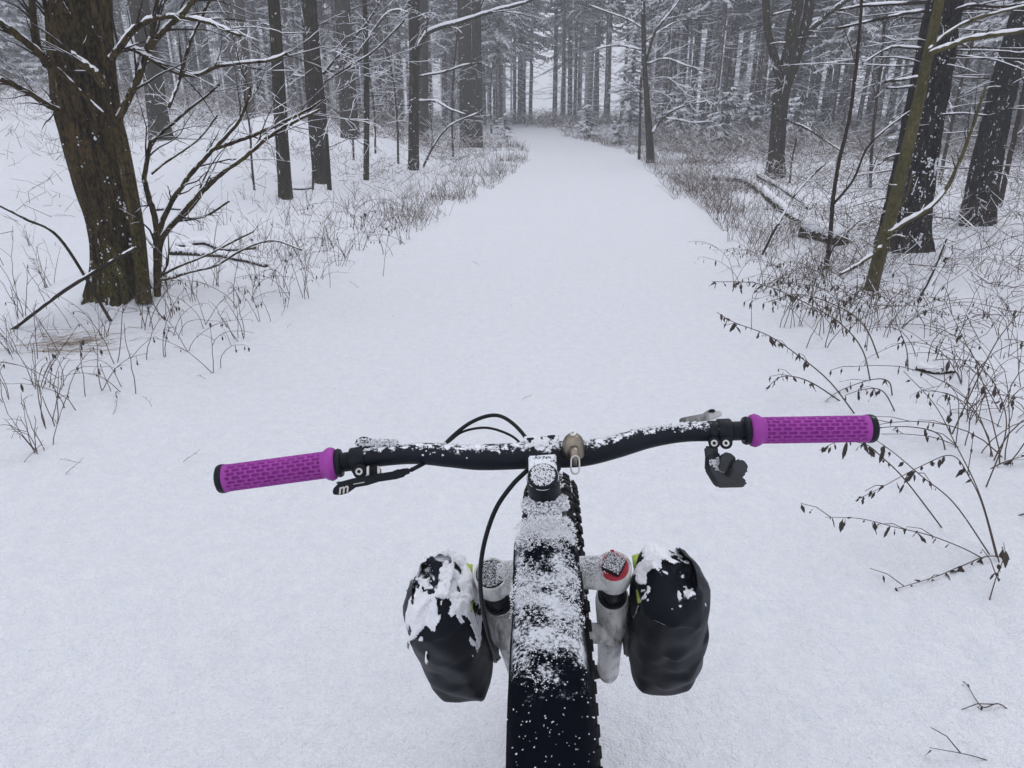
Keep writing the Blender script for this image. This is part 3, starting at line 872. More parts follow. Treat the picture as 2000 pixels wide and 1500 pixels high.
# --- cables
def cable(pl, r):
    q = smoothpts([tuple(L(*p)) for p in pl], 60); mb = MB(); mb.tube(q, r, 10)
    obj('cable', mb.mesh('cable', [M['hose']]), bike)
cable([(803, 918, 0.842), (828, 905, 0.875), (850, 890, 0.915), (880, 856, 0.945), (915, 828, 0.955), (950, 813, 0.955), (978, 813, 0.95), (1005, 830, 0.94), (1029, 858, 0.925), (1036, 880, 0.915)], 0.0026)
cable([(775, 870, 0.885), (820, 880, 0.92), (868, 868, 0.945), (900, 845, 0.955), (935, 836, 0.955), (965, 838, 0.95), (1000, 852, 0.935), (1022, 872, 0.92), (1030, 885, 0.91)], 0.0017)
cable([(1040, 905, 0.875), (1028, 920, 0.870), (1000, 948, 0.862), (968, 995, 0.865), (946, 1060, 0.878), (938, 1120, 0.90), (941, 1175, 0.93), (950, 1225, 0.97), (962, 1265, 1.02), (975, 1285, 1.10)], 0.0029)

# ------------------------------------------------------------------ top tube bag
def loft(sections, mats, name):
    V, Q = [], []
    n = len(sections[0])
    for s in sections: V += [tuple(v) for v in s]
    for i in range(len(sections) - 1):
        for j in range(n):
            Q.append((i * n + j, i * n + (j + 1) % n, (i + 1) * n + (j + 1) % n, (i + 1) * n + j))
    return V, Q
tb = thing('top_tube_bag', 'long narrow black bag strapped along the top tube behind the stem, dusted with snow', 'bag')
tb.matrix_world = BMAT
secs = []
NSEC = 90
for i in range(NSEC):
    t = i / (NSEC - 1); y = -0.412 - 0.54 * t
    e = min(1.0, t / 0.085); cap = max(0.0, 1 - (1 - e) ** 2) ** 0.62 if e < 1 else 1.0
    hw = 0.0345 * (0.30 + 0.70 * cap) * (1 + 0.02 * math.sin(t * 19)); top = 1.000 - 0.022 * t - 0.018 * (1 - cap) ** 1.0; hh = 0.047 * (0.7 + 0.3 * cap)
    sec = []
    for j in range(48):
        a = 2 * math.pi * j / 48
        cx, cz = math.cos(a), math.sin(a)
        ex = 0.52
        x = hw * math.copysign(abs(cx) ** ex, cx); z = hh * math.copysign(abs(cz) ** ex, cz)
        nn = 0.0022 * (fbm(np.array([y * 22 + 9]), np.array([a * 2]), 51, 3)[0] - 0.5)
        sec.append(Vector((x * (1 + nn * 20), y, top - hh + z + nn)))
    secs.append(sec)
V_, Q_ = loft(secs, None, '')
mb = MB(); mb.add(V_, Q_); mb.F.append(tuple(range(47, -1, -1))); mb.M.append(0); mb.F.append(tuple((NSEC - 1) * 48 + j for j in range(48))); mb.M.append(0)
tbb = obj('bag_body', mb.mesh('bag_body', [M['bag_top']], split=60), tb)
for yy in (-0.47,):
    mb = MB(); mb.tube([Vector((x, yy, z)) for x, z in ((-0.0335, 0.955), (-0.035, 0.93), (-0.03, 0.895), (0, 0.862), (0.03, 0.895), (0.035, 0.93), (0.0335, 0.955))], 0.003, 8)
    obj('strap', mb.mesh('strap', [M['hose']]), tb)
pts, sz = [], []
NS = 150000
xs_ = RNG.uniform(-0.0335, 0.0335, NS); t_ = RNG.random(NS) * 0.60
dens = 0.55 * fbm(xs_ * 45 + 7, t_ * 26, 61, 3) + 0.45 * fbm(xs_ * 330, t_ * 180, 62, 3)
thr = np.interp(t_, [0, 0.05, 0.09, 0.15, 0.22, 0.32, 0.40, 0.47, 0.54, 0.60], [0.25, 0.30, 0.46, 0.48, 0.43, 0.44, 0.48, 0.57, 0.72, 0.82]) + 0.10 * (np.abs(xs_) / 0.0335) ** 5 + np.where(t_ > 0.33, 0.12 * (np.abs(xs_ - 0.004) / 0.03), 0)
keep = RNG.random(NS) < np.clip((dens - thr) / 0.12 + 0.3, 0.003, 1) * 0.12
for x, t, dd in zip(xs_[keep], t_[keep], (dens - thr)[keep]):
    e = min(1.0, t / 0.085); cap = max(0.0, 1 - (1 - e) ** 2) ** 0.62 if e < 1 else 1.0
    if abs(x) > 0.0335 * (0.30 + 0.70 * cap): continue
    z = 1.0 - 0.022 * t - 0.018 * (1 - cap) - 0.004 * (abs(x) / 0.0335) ** 5
    pts.append((x, -0.412 - 0.54 * t, z + min(0.005, max(0, dd) * 0.03) * RNG.random())); sz.append(RNG.uniform(0.0003, 0.00075) + min(0.0003, max(0, dd) * 0.002))
flakes('snow', pts, np.array(sz)[:, None], tb)
xs_ = RNG.uniform(-0.032, 0.034, 190); t_ = RNG.uniform(0.4, 0.95, 190)
flakes('stray_flakes', [(x, -0.412 - 0.54 * t, 1.0003 - 0.022 * t) for x, t in zip(xs_, t_)], RNG.uniform(0.0003, 0.0010, (190, 1)), tb)

# ------------------------------------------------------------------ fork bags
def snow_shell(name, G, wrap, centre, cover, seed, parent, thick=0.007, sc=34, extra=None):
    """settled snow with real thickness over a grid of surface points: feathered at the edges of each patch"""
    A = np.roll(G, -1, 1) - np.roll(G, 1, 1) if wrap else np.gradient(G, axis=1)
    B = np.gradient(G, axis=0)
    n = np.cross(A, B); n /= np.linalg.norm(n, axis=2)[..., None] + 1e-12
    flip = np.sign(np.einsum('ijk,ijk->ij', n, G - np.array(centre))); n *= np.where(flip == 0, 1, flip)[..., None]
    x, y, z = G[..., 0], G[..., 1], G[..., 2]
    w = 0.86 * fbm(x * sc + seed, (y * 0.9 + z * 0.3) * sc, 400 + seed, 3) + 0.14 * fbm(x * sc * 7, (y + z * .5) * sc * 7, 420 + seed, 2)
    m = w - cover + 0.30 * (n[..., 2] - 0.62)
    if extra is not None: m = m + extra
    h = np.clip(m / 0.16, 0, 1) ** 0.6 * thick * (0.75 + 0.5 * fbm(x * 190, (y + z * .5) * 190, 430 + seed, 2))
    Vs = G + n * (h + 0.0004)[..., None] + np.array([0, 0, 1.0]) * (h * 0.4)[..., None]
    R_, C_ = m.shape
    ii, jj = np.meshgrid(np.arange(R_ - 1), np.arange(C_ if wrap else C_ - 1), indexing='ij')
    a = ii * C_ + jj; b = ii * C_ + (jj + 1) % C_
    Q = np.stack([a, b, b + C_, a + C_], -1).reshape(-1, 4)
    ok_ = (m.ravel()[Q] > 0).sum(1) >= 3
    Q = Q[ok_]
    used, inv = np.unique(Q, return_inverse=True)
    return obj(name, np_mesh(name, Vs.reshape(-1, 3)[used], inv.reshape(-1, 4), [M['lump']], smooth=True), parent, kind='stuff')

def fork_bag(sx, label, snowy, seed):
    root = thing('fork_bag', label, 'bag', group='bags strapped to the fork legs'); root.matrix_world = BMAT
    NT, NA = 90, 120
    cen = CRN + lx * sx * (NX + 0.078) + perp * 0.020 + LEG * 0.026
    W1, W2 = 0.055, 0.066
    a = np.arange(NA) / NA * 2 * math.pi
    c_, s_ = np.cos(a), np.sin(a)
    # soft polygon section: a few flat panels with rounded corners
    sides = 7; ph = seed * 0.7
    pa = (a + ph) % (2 * math.pi / sides) - math.pi / sides
    poly = np.cos(math.pi / sides) / np.cos(pa)
    se = (np.abs(c_) ** 3.2 + np.abs(s_) ** 3.2) ** (-1 / 3.2)
    poly = (0.5 * poly + 0.5 * poly.mean()) * (0.25 + 0.75 * se) * 0.96
    V = np.zeros((NT, NA, 3)); nl, npp, nx_ = np.array(LEG), np.array(perp), np.array(lx)
    for i in range(NT):
        t = i / (NT - 1)
        if t < 0.30:                                        # crumpled top face, centre to rim
            k = (t / 0.30) ** 0.8; s = -0.022 + 0.026 * k ** 5
        elif t > 0.94: k = math.sqrt(max(0.06, 1 - 0.7 * ((t - 0.94) / 0.06) ** 2)); s = 0.004 + 0.330 * (t - 0.30) / 0.70
        else: k = 1.0; s = 0.004 + 0.330 * (t - 0.30) / 0.70
        tb_ = max(0, (t - 0.30) / 0.70)
        wid = 0.97 + 0.10 * math.sin(math.pi * min(1, tb_ * 1.1)) + 0.20 * tb_
        sq = poly * wid
        px_, py_ = c_ * k, s_ * k
        big = fbm(px_ * 1.3 + seed, py_ * 1.3 + tb_ * 2.0 + 9, 100 + seed, 2) - 0.5
        rid = 1 - np.abs(2 * fbm(px_ * 1.7 + 4 + tb_, py_ * 1.7 + tb_ * 1.6 + seed, 131 + seed, 2) - 1)      # sharp creases
        crease = np.maximum(0, rid - 0.80) / 0.20
        g_ = k * sq * (1 + 0.24 * big * k + 0.085 * crease * k)
        x, y = W1 * c_ * g_, W2 * s_ * g_
        topz = np.maximum(0, 1 - tb_ * 6)
        rt = 1 - np.abs(2 * fbm(px_ * 1.15 + 20 + seed, py_ * 1.0 + 3, 171 + seed, 2) - 1)
        ss = s - topz * (0.014 * (np.maximum(0, rt - 0.62) / 0.38) + 0.012 * np.exp(-((x + 0.012 * sx) / 0.013) ** 2) * (1 - k ** 6) + 0.02 * (fbm(px_ * 1.2 + 2, py_ * 1.2 + seed, 190, 2) - 0.5)) + topz * 0.016 * c_ * sx * k
        V[i] = np.array(cen) + (x + sx * 0.012 * tb_)[:, None] * nx_ + y[:, None] * npp + ss[:, None] * nl
    Vf = V.reshape(-1, 3)
    mt = M['bag_snowier' if snowy else 'bag']
    # stiff crumpled cloth: coarse staggered facets, their creases only slightly softened
    rg = np.random.default_rng(seed * 11)
    ri = np.unique(np.concatenate([np.linspace(4, 26, 5), np.linspace(27, NT - 6, 11), [NT - 3, NT - 1]]).astype(int)); NC = 17
    pts_ = [tuple(np.array(V[0].mean(0)))]
    for q, r_ in enumerate(ri):
        off = 0.5 * (q % 2); tb_ = max(0, (r_ / (NT - 1) - 0.3) / 0.7)
        for k in range(NC):
            c0 = (k + off + rg.uniform(-.28, .28)) * NA / NC; a0 = int(c0) % NA; fr = c0 - int(c0)
            p = V[r_, a0] * (1 - fr) + V[r_, (a0 + 1) % NA] * fr
            ctr = np.array(cen) + nl * np.dot(p - np.array(cen), nl)
            p = ctr + (p - ctr) * (1 + rg.normal(0.0, 0.020 + 0.035 * tb_)) + nl * rg.normal(0, 0.002 + 0.005 * (0 < tb_ < 0.95))
            pts_.append(tuple(p))
    F_ = [(0, 1 + k, 1 + (k + 1) % NC) for k in range(NC)]
    for q in range(len(ri) - 1):
        for k in range(NC):
            a0, a1 = 1 + q * NC + k, 1 + q * NC + (k + 1) % NC
            if q % 2 == 0: b0, b1 = a0 + NC, a1 + NC; F_ += [(a0, b0, a1), (a1, b0, b1)]
            else: b0, b1 = a0 + NC, a1 + NC; F_ += [(a0, b0, b1), (a0, b1, a1)]
    F_.append(tuple(1 + (len(ri) - 1) * NC + k for k in range(NC)))
    mb = MB(); mb.add(pts_, F_)
    me = mb.mesh('bag_body', [mt])
    bm_ = bmesh.new(); bm_.from_mesh(me)
    bmesh.ops.recalc_face_normals(bm_, faces=bm_.faces)
    bmesh.ops.subdivide_edges(bm_, edges=bm_.edges, cuts=3, use_grid_fill=True, smooth=0.0)
    for _ in range(3): bmesh.ops.smooth_vert(bm_, verts=bm_.verts, factor=0.5, use_axis_x=True, use_axis_y=True, use_axis_z=True)
    bm_.to_mesh(me); bm_.free()
    me.polygons.foreach_set('use_smooth', [True] * len(me.polygons))
    body = obj('bag_body', me, root)
    # resample the crumpled top finely for the snow lying on it
    def fine(G, fr, fc, wrap):
        R0, C0 = G.shape[:2]
        r = np.linspace(0, R0 - 1, (R0 - 1) * fr + 1); c = np.arange(C0 * fc) / fc if wrap else np.linspace(0, C0 - 1, (C0 - 1) * fc + 1)
        r0 = np.minimum(r.astype(int), R0 - 2); c0 = np.minimum(c.astype(int), C0 - (1 if wrap else 2)); c1 = (c0 + 1) % C0
        fr_ = (r - r0)[:, None, None]; fc_ = (c - c0)[None, :, None]
        return (G[r0][:, c0] * (1 - fc_) + G[r0][:, c1] * fc_) * (1 - fr_) + (G[r0 + 1][:, c0] * (1 - fc_) + G[r0 + 1][:, c1] * fc_) * fr_
    snow_shell('snow', fine(V[3:44], 3, 3, True), True, np.array(cen) + nl * 0.06, 0.39 if snowy else 0.55, seed, root, 0.0040 if snowy else 0.0022)
    # outer flap hanging over the rim
    mb = MB(); rows = []
    for h in range(6):
        row = []
        for k in range(15):
            an = -1.15 + 2.3 * k / 14
            rr = 0.60 + 0.47 * min(1, h / 3.2) + 0.012 * math.sin(k * 1.3 + seed + h)
            row.append(cen + lx * sx * (W1 * 1.03 * rr * math.cos(an)) - perp * (W2 * rr * math.sin(an) + 0.004) + LEG * (-0.034 + 0.013 * h + 0.0022 * h * h + 0.012 * math.cos(an) + 0.003 * math.sin(k * 2.1 + seed)))
        rows.append(row)
    n = 15
    mb.add([v for r_ in rows for v in r_] + [v - lx * sx * 0.004 for r_ in rows for v in r_],
           [(h * n + k, h * n + k + 1, (h + 1) * n + k + 1, (h + 1) * n + k) for h in range(5) for k in range(n - 1)] + [(90 + h * n + k, 90 + (h + 1) * n + k, 90 + (h + 1) * n + k + 1, 90 + h * n + k + 1) for h in range(5) for k in range(n - 1)])
    obj('flap', mb.mesh('flap', [mt]), root)
    FG = np.array([[tuple(v) for v in r_] for r_ in rows])
    snow_shell('flap_snow', fine(FG, 10, 7, False), False, np.array(cen) + nl * 0.05, 0.40 if snowy else 0.60, seed + 3, root, 0.0028)
    for u, s in ((-0.034, 0.000), (0.014, 0.006)):          # lime pull tabs on the inner rim
        mb = MB(); p = cen - lx * sx * (W1 * 0.80) + perp * u + LEG * (s - 0.012)
        mb.box(p, (lx * 0.8 * sx + LEG * -0.55) * 0.0065, perp * 0.0095, (LEG * 0.8 + lx * 0.55 * sx) * 0.0015)
        obj('pull_tab', mb.mesh('pull_tab', [M['lime']], bevel=0.0006), root)
    mb = MB(); mb.box(CRN + lx * sx * (NX + 0.027) + LEG * 0.22 + perp * 0.010, lx * 0.006, perp * 0.020, LEG * 0.09); mb.box(CRN + lx * sx * (NX + 0.020) + LEG * 0.25, lx * 0.012, perp * 0.014, LEG * 0.02)
    obj('mount_plate', mb.mesh('mount_plate', [M['hose']], bevel=0.003), root)
    # loose grains on the folded top
    n = 2600 if snowy else 2600
    sel = RNG.integers(4 * NA, 40 * NA, n)
    P = Vf[sel] + RNG.normal(0, 0.0016, (n, 3))
    dv = fbm(P[:, 0] * 40 + seed * 3, (P[:, 1] + P[:, 2]) * 34, 200 + seed, 4)
    lim = 0.46 if snowy else 0.55
    cb = (P - np.array(cen)) @ npp / W2
    kp = (cb < 0.35) & (RNG.random(n) < 0.6) & (RNG.random(n) < np.clip((dv - lim - 0.08 * np.maximum(0, cb)) / 0.06, 0, 1))
    flakes('snow', P[kp] + np.array((0, 0, 0.0006)), RNG.uniform(0.0004, 0.0009, (int(kp.sum()), 1)), root)
fork_bag(-1, 'black dry bag on the left fork leg, its top heaped with snow', True, 3)
fork_bag(1, 'black dry bag with lime tabs on the right fork leg beside the red dial', False, 8)

# ------------------------------------------------------------------ trees near the track
R_ = random.Random(11)

def depth_of(p):
    return (Vector(p) - CAMP).dot(Vector((0, CP, -SP)))

def snow_on(sn, pts, rads, rng, amt=1.0, gap=0.25, mn=0.003):
    """a ridge of snow lying along the upper side of a branch"""
    run = []
    def flush():
        if len(run) >= 2:
            P = [Vector(p) + Vector((0, 0, r * 0.62)) for p, r in run]
            A = []
            for k, (p, r) in enumerate(run):
                a = max(mn, r * 0.80) * amt * rng.uniform(0.75, 1.25)
                if k in (0, len(run) - 1): a *= 0.35
                A.append(a)
            sn.tube(P, A, 5)
        run.clear()
    for k in range(len(pts)):
        p = Vector(pts[k]); q = Vector(pts[min(k + 1, len(pts) - 1)]) if k < len(pts) - 1 else Vector(pts[k - 1])
        d = q - p
        steep = abs(d.z) / max(1e-6, d.length)
        if steep > 0.86 or rng.random() < gap * 0.35:
            flush()
        else:
            run.append((p, rads[k] if hasattr(rads, '__len__') else rads))
    flush()

def limb(tw, sn, p, d, ln, r, rng, sub=2, grav=-0.03, amt=1.0, jit=0.11, nseg=8, dens=1.0, mn=0.003):
    p = Vector(p); d = Vector(d).normalized()
    pts, rad = [p.copy()], [r]
    for k in range(nseg):
        d = (d + Vector((rng.gauss(0, jit), rng.gauss(0, jit), rng.gauss(0, jit) + grav))).normalized()
        p = p + d * (ln / nseg)
        pts.append(p.copy()); rad.append(r * (1 - 0.80 * (k + 1) / nseg))
        if sub > 0 and k > 0 and rng.random() < 0.62 * dens:
            ax = Vector((rng.gauss(0, 1), rng.gauss(0, 1), rng.gauss(0, 0.6)))
            ax = (ax - d * ax.dot(d))
            if ax.length > 1e-3:
                c = (d * 0.75 + ax.normalized() * 0.75).normalized()
                limb(tw, sn, p, c, ln * rng.uniform(0.3, 0.55) * (1 - 0.4 * k / nseg), max(0.0018, r * (1 - 0.75 * k / nseg) * 0.55), rng, sub - 1, grav, amt, jit, 6, dens, mn)
    tw.tube(pts, rad, 5 if r > 0.006 else 4, cap=False)
    if sn is not None: snow_on(sn, pts, rad, rng, amt, mn=mn)

def trunk_mesh(pts, rads, name, mat, base, nside=20, rings=50, ridge=0.10, flare=0.35, seed=0, kang=7, klen=2.2, roots=0):
    P = smoothpts([(*Vector(p), r) for p, r in zip(pts, rads)], rings)
    V = np.zeros((rings, nside, 3))
    ang = np.arange(nside) / nside * 2 * math.pi
    z0 = P[0][2]
    for i, p in enumerate(P):
        hgt_ = p[2] - z0
        t = Vector(P[min(i + 1, rings - 1)][:3]) - Vector(P[max(i - 1, 0)][:3]); t.normalize()
        u = Vector((1, 0, 0)); u = (u - t * u.dot(t)).normalized(); w = t.cross(u)
        f = 1 + flare * math.exp(-max(0, hgt_) / (p[3] * 1.3 + 0.02)) * (1 + (0.55 * np.cos(ang * roots + seed) if roots else 0))
        nz = fbm(np.cos(ang) * kang * 0.5 + seed * 3.1, np.sin(ang) * kang * 0.5 + hgt_ * klen * 0.35 + 20, 300 + seed, 4) - 0.5
        nz2 = vnoise(np.cos(ang) * kang * 2.2 + seed, np.sin(ang) * kang * 2.2 + hgt_ * klen, 340 + seed) - 0.5
        r = p[3] * f * (1 + ridge * nz * 1.6 + ridge * 0.7 * nz2)
        V[i] = np.array(p[:3]) + np.cos(ang)[:, None] * r[:, None] * np.array(u) + np.sin(ang)[:, None] * r[:, None] * np.array(w)
    V = V.reshape(-1, 3) - np.array(base)
    i, j = np.meshgrid(np.arange(rings - 1), np.arange(nside), indexing='ij')
    a = (i * nside + j).ravel(); b = (i * nside + (j + 1) % nside).ravel()
    return np_mesh(name, V, np.stack([a, b, b + nside, a + nside], 1), [mat], smooth=True)

def shifted(mb, base):
    bx, by, bz = base
    mb.V = [(x - bx, y - by, z - bz) for x, y, z in mb.V]
    return mb

def px_line(pl, Y, dy=0.0, rng=None, wob=0.0):
    out = []
    for k, p in enumerate(pl):
        t = k / max(1, len(pl) - 1)
        out.append(at_plane(p[0], p[1], Y + dy * t + (rng.gauss(0, wob) if rng and k else 0)))
    return out

def lodged(t, n, z0, z1, a0, a1, size, seed, clump=6):
    """clots of snow caught on the bark, given in height above the base and bearing"""
    rg = np.random.default_rng(seed)
    P = smoothpts([(*Vector(p), q) for p, q in zip(t.pts, t.rads)], 120)
    out, sz = [], []
    for k in range(n):
        z = t.base.z + z0 + (z1 - z0) * rg.random(); p = min(P, key=lambda q: abs(q[2] - z)); a = rg.uniform(a0, a1)
        for c in range(clump):
            aa = a + rg.normal(0, 0.10); out.append((p[0] + math.cos(aa) * p[3] * 1.0 - t.base.x, p[1] + math.sin(aa) * p[3] * 1.0 - t.base.y, z + rg.normal(0, 0.022) - t.base.z)); sz.append(size * rg.uniform(0.4, 1.2))
    flakes('bark_snow', out, np.array(sz)[:, None], t.root, flat=1.2)

class Tree:
    def __init__(s, name, label, cat, base, group=None, bark='bark_dark', seed=1):
        s.base = Vector(base); s.root = thing(name, label, cat, s.base, group); s.bark = bark
        s.tw, s.sn = MB(), MB(); s.rng = random.Random(seed); s.n = 0; s.seed = seed
    def trunk(s, pts, rads, name='trunk', **kw):
        s.pts, s.rads = pts, rads
        return obj(name, trunk_mesh(pts, rads, name, M[s.bark], s.base, seed=s.seed + s.n, **kw), s.root)
    def branch(s, pts, r0, r1, sub=1, amt=1.0, mat=None, nseg=None, name='branch', twl=0.35, dens=1.0):
        n = nseg or max(6, len(pts) * 4)
        q = smoothpts([tuple(p) for p in pts], n)
        q = [Vector(p) + Vector([s.rng.gauss(0, r0 * 0.07) for _ in range(3)]) for p in q]
        rr = [r0 + (r1 - r0) * k / (n - 1) for k in range(n)]
        mb, sn = MB(), MB()
        mb.tube(q, rr, 9 if r0 > 0.02 else 7)
        snow_on(sn, q, rr, s.rng, amt, gap=0.15)
        o = obj(name, shifted(mb, s.base).mesh(name, [M[mat or s.bark]]), s.root)
        if sn.V: obj('snow', shifted(sn, s.base).mesh('snow', [M['lump']]), o, kind='stuff')
        if sub:
            ln = sum((q[k + 1] - q[k]).length for k in range(n - 1))
            for k in range(2, n):
                if s.rng.random() < 0.36 * dens:
                    d = (q[k] - q[k - 1]).normalized()
                    ax = Vector((s.rng.gauss(0, 1), s.rng.gauss(0, 1), s.rng.gauss(0, .7))); ax = (ax - d * ax.dot(d)).normalized()
                    limb(s.tw, s.sn, q[k], d * 0.9 + ax * 0.6, ln * twl * s.rng.uniform(0.5, 1.25), max(0.0022, rr[k] * 0.42), s.rng, sub - 1, amt=amt * (0.75 if depth_of(s.base) < 9 else 1), mn=0.0022 if depth_of(s.base) < 9 else 0.0035)
        return q
    def random_limbs(s, z0, z1, n, l0, l1, r, sub=2, grav=-0.03, amt=1.0, pitch=(0.0, 0.5), dens=1.0, jit=0.12, mn=0.004):
        P = smoothpts([(*Vector(p), q) for p, q in zip(s.pts, s.rads)], 60)
        zb = P[0][2]
        for k in range(n):
            z = zb + s.rng.uniform(z0, z1)
            p = min(P, key=lambda q: abs(q[2] - z))
            a = s.rng.uniform(0, 2 * math.pi); e = s.rng.uniform(*pitch)
            d = Vector((math.cos(a) * math.cos(e), math.sin(a) * math.cos(e), math.sin(e)))
            limb(s.tw, s.sn, Vector(p[:3]) + d * p[3] * 0.85, d, s.rng.uniform(l0, l1), r * s.rng.uniform(0.7, 1.2), s.rng, sub, grav, amt, jit, dens=dens, mn=mn)
    def finish(s, mat='twig', crown='crown'):
        if s.tw.V:
            c = obj(crown, shifted(s.tw, s.base).mesh(crown, [M[mat]]), s.root, kind='stuff')
            if s.sn.V: obj('snow', shifted(s.sn, s.base).mesh('snow', [M['lump']]), c, kind='stuff')
        return s.root

def simple_tree(name, label, cat, base_px, top_px, wb, wt, H, Y=None, group=None, bark='bark_dark', seed=1, mids=(), limbs=None, up=True, **kw):
    """a trunk read off the picture: base and the point where it leaves the frame, then on up to H metres"""
    b = ground_hit(*base_px) if Y is None else None
    if Y is not None:
        b = at_plane(base_px[0], base_px[1], Y); b.z = hz(b.x, Y)
    Yb = b.y
    pl = [(base_px[0], base_px[1], wb)] + list(mids) + [(top_px[0], top_px[1], wt)]
    pts, rads = [b + Vector((0, 0, -0.30))], [wb * 0.5 * depth_of(b) / FPX]
    for (x, y, w) in pl[1:]:
        p = at_plane(x, y, Yb); pts.append(p); rads.append(w * 0.5 * depth_of(p) / FPX)
    d = (pts[-1] - pts[0]).normalized(); d.x *= 0.6; d.normalize()
    z = pts[-1].z; r = rads[-1]
    if up and H > z + 1:
        rr = random.Random(seed + 5)
        for k in range(1, 6):
            t = k / 5
            pts.append(pts[-1] + d * ((H - z) / 5) + Vector((rr.gauss(0, 0.06), rr.gauss(0, 0.06), 0))); rads.append(max(0.02, r * (1 - 0.82 * t)))
    t = Tree(name, label, cat, b, group, bark, seed)
    t.trunk(pts, rads, **kw)
    for a in (limbs or []): t.random_limbs(*a)
    return t

# --- the big leaning broadleaf at the left verge, with its side stems and snowy boughs
b = ground_hit(238, 560); YL = b.y
t = Tree('broadleaf_tree', 'thick leaning brown mossy trunk with side stems and snowy boughs by the left verge', 'tree', b, None, 'bark_brown', 4)
def rl(pl, Y, dy=0.0):
    P = [at_plane(x, y, Y + dy * k / (len(pl) - 1)) for k, (x, y, w) in enumerate(pl)]
    return P, [w * 0.5 * depth_of(p) / FPX for p, (x, y, w) in zip(P, pl)]
P, Rr = rl([(236, 590, 92), (228, 500, 84), (220, 440, 84), (203, 380, 90), (178, 280, 100), (160, 160, 104), (146, 0, 98), (138, -250, 86), (135, -700, 84), (150, -1400, 60), (140, -2200, 24)], YL)
t.trunk(P, Rr, nside=96, rings=220, ridge=0.22, flare=0.30, kang=8, klen=3.4, roots=4)
P, Rr = rl([(281, 590, 26), (274, 500, 25), (265, 430, 26), (247, 330, 26), (232, 260, 24), (218, 180, 26), (211, 90, 22), (208, 0, 21), (200, -300, 17), (170, -900, 9)], YL - 0.16)
t.n = 3; sv = (t.pts, t.rads); t.trunk(P, Rr, name='side_stem', nside=40, rings=110, ridge=0.14, flare=0.25, kang=5, klen=2.2)
P, Rr = rl([(266, 590, 40), (268, 500, 32), (262, 430, 30), (248, 330, 26), (225, 240, 30), (195, 170, 26)], YL + 0.18)
t.n = 6; t.trunk(P, Rr, name='side_stem', nside=40, rings=80, ridge=0.16, flare=0.25, kang=5)
t.pts, t.rads = sv
for (pl, w0, w1, dy, sub, amt) in (
    ([(247, 590), (238, 540), (226, 500), (205, 470)], 11, 8, 0.1, 0, 0.6),
    ([(91, 126), (80, 108), (40, 74), (0, 45), (-60, 0)], 12, 8, -0.3, 1, 1.0),
    ([(118, 218), (90, 203), (45, 175), (0, 155), (-50, 140)], 9, 6, -0.4, 1, 0.9),
    ([(95, 130), (76, 95), (66, 40), (62, 0), (55, -120)], 10, 8, -0.15, 1, 0.7),
    ([(205, 168), (180, 138), (140, 108), (118, 78), (99, 40), (88, 0), (70, -90)], 13, 7, -0.1, 1, 1.0),
    ([(205, 225), (168, 190), (130, 150), (95, 118)], 5, 4, -0.05, 0, 1.0),
    ([(150, 70), (135, 30), (118, 0), (100, -60)], 6, 5, -0.2, 0, 1.0),
    ([(216, 118), (231, 97), (262, 58), (298, 37), (351, 33), (413, 46), (470, 70)], 10, 4, -0.5, 1, 1.3),
    ([(219, 108), (250, 93), (289, 112), (331, 136), (380, 147), (434, 128), (521, 118), (560, 105)], 8, 4, 0.4, 1, 1.35),
    ([(228, 236), (250, 195), (272, 148), (285, 107), (312, 68), (345, 36), (380, 0), (440, -70)], 11, 7, 0.3, 1, 1.0),
    ([(286, 96), (299, 60), (306, 0), (312, -110)], 8, 6, 0.2, 1, 0.8),
    ([(330, 210), (352, 150), (372, 80), (400, 20), (430, -50)], 5, 4, 0.5, 1, 0.9),
    ([(193, 70), (184, 20), (178, -60)], 9, 7, -0.1, 0, 0.7),
    ):
    P = px_line(pl, YL - 0.30, dy)
    t.branch(P, w0 * 0.5 * 6 / FPX, w1 * 0.5 * 6 / FPX, sub, amt, nseg=len(pl) * 6)
t.random_limbs(4.2, 10.5, 9, 1.2, 2.4, 0.022, 1, 0.02, 1.0, (0.2, 0.9))
lodged(t, 26, 0.1, 2.6, -2.6, -0.3, 0.009, 1, 4)
t.finish()

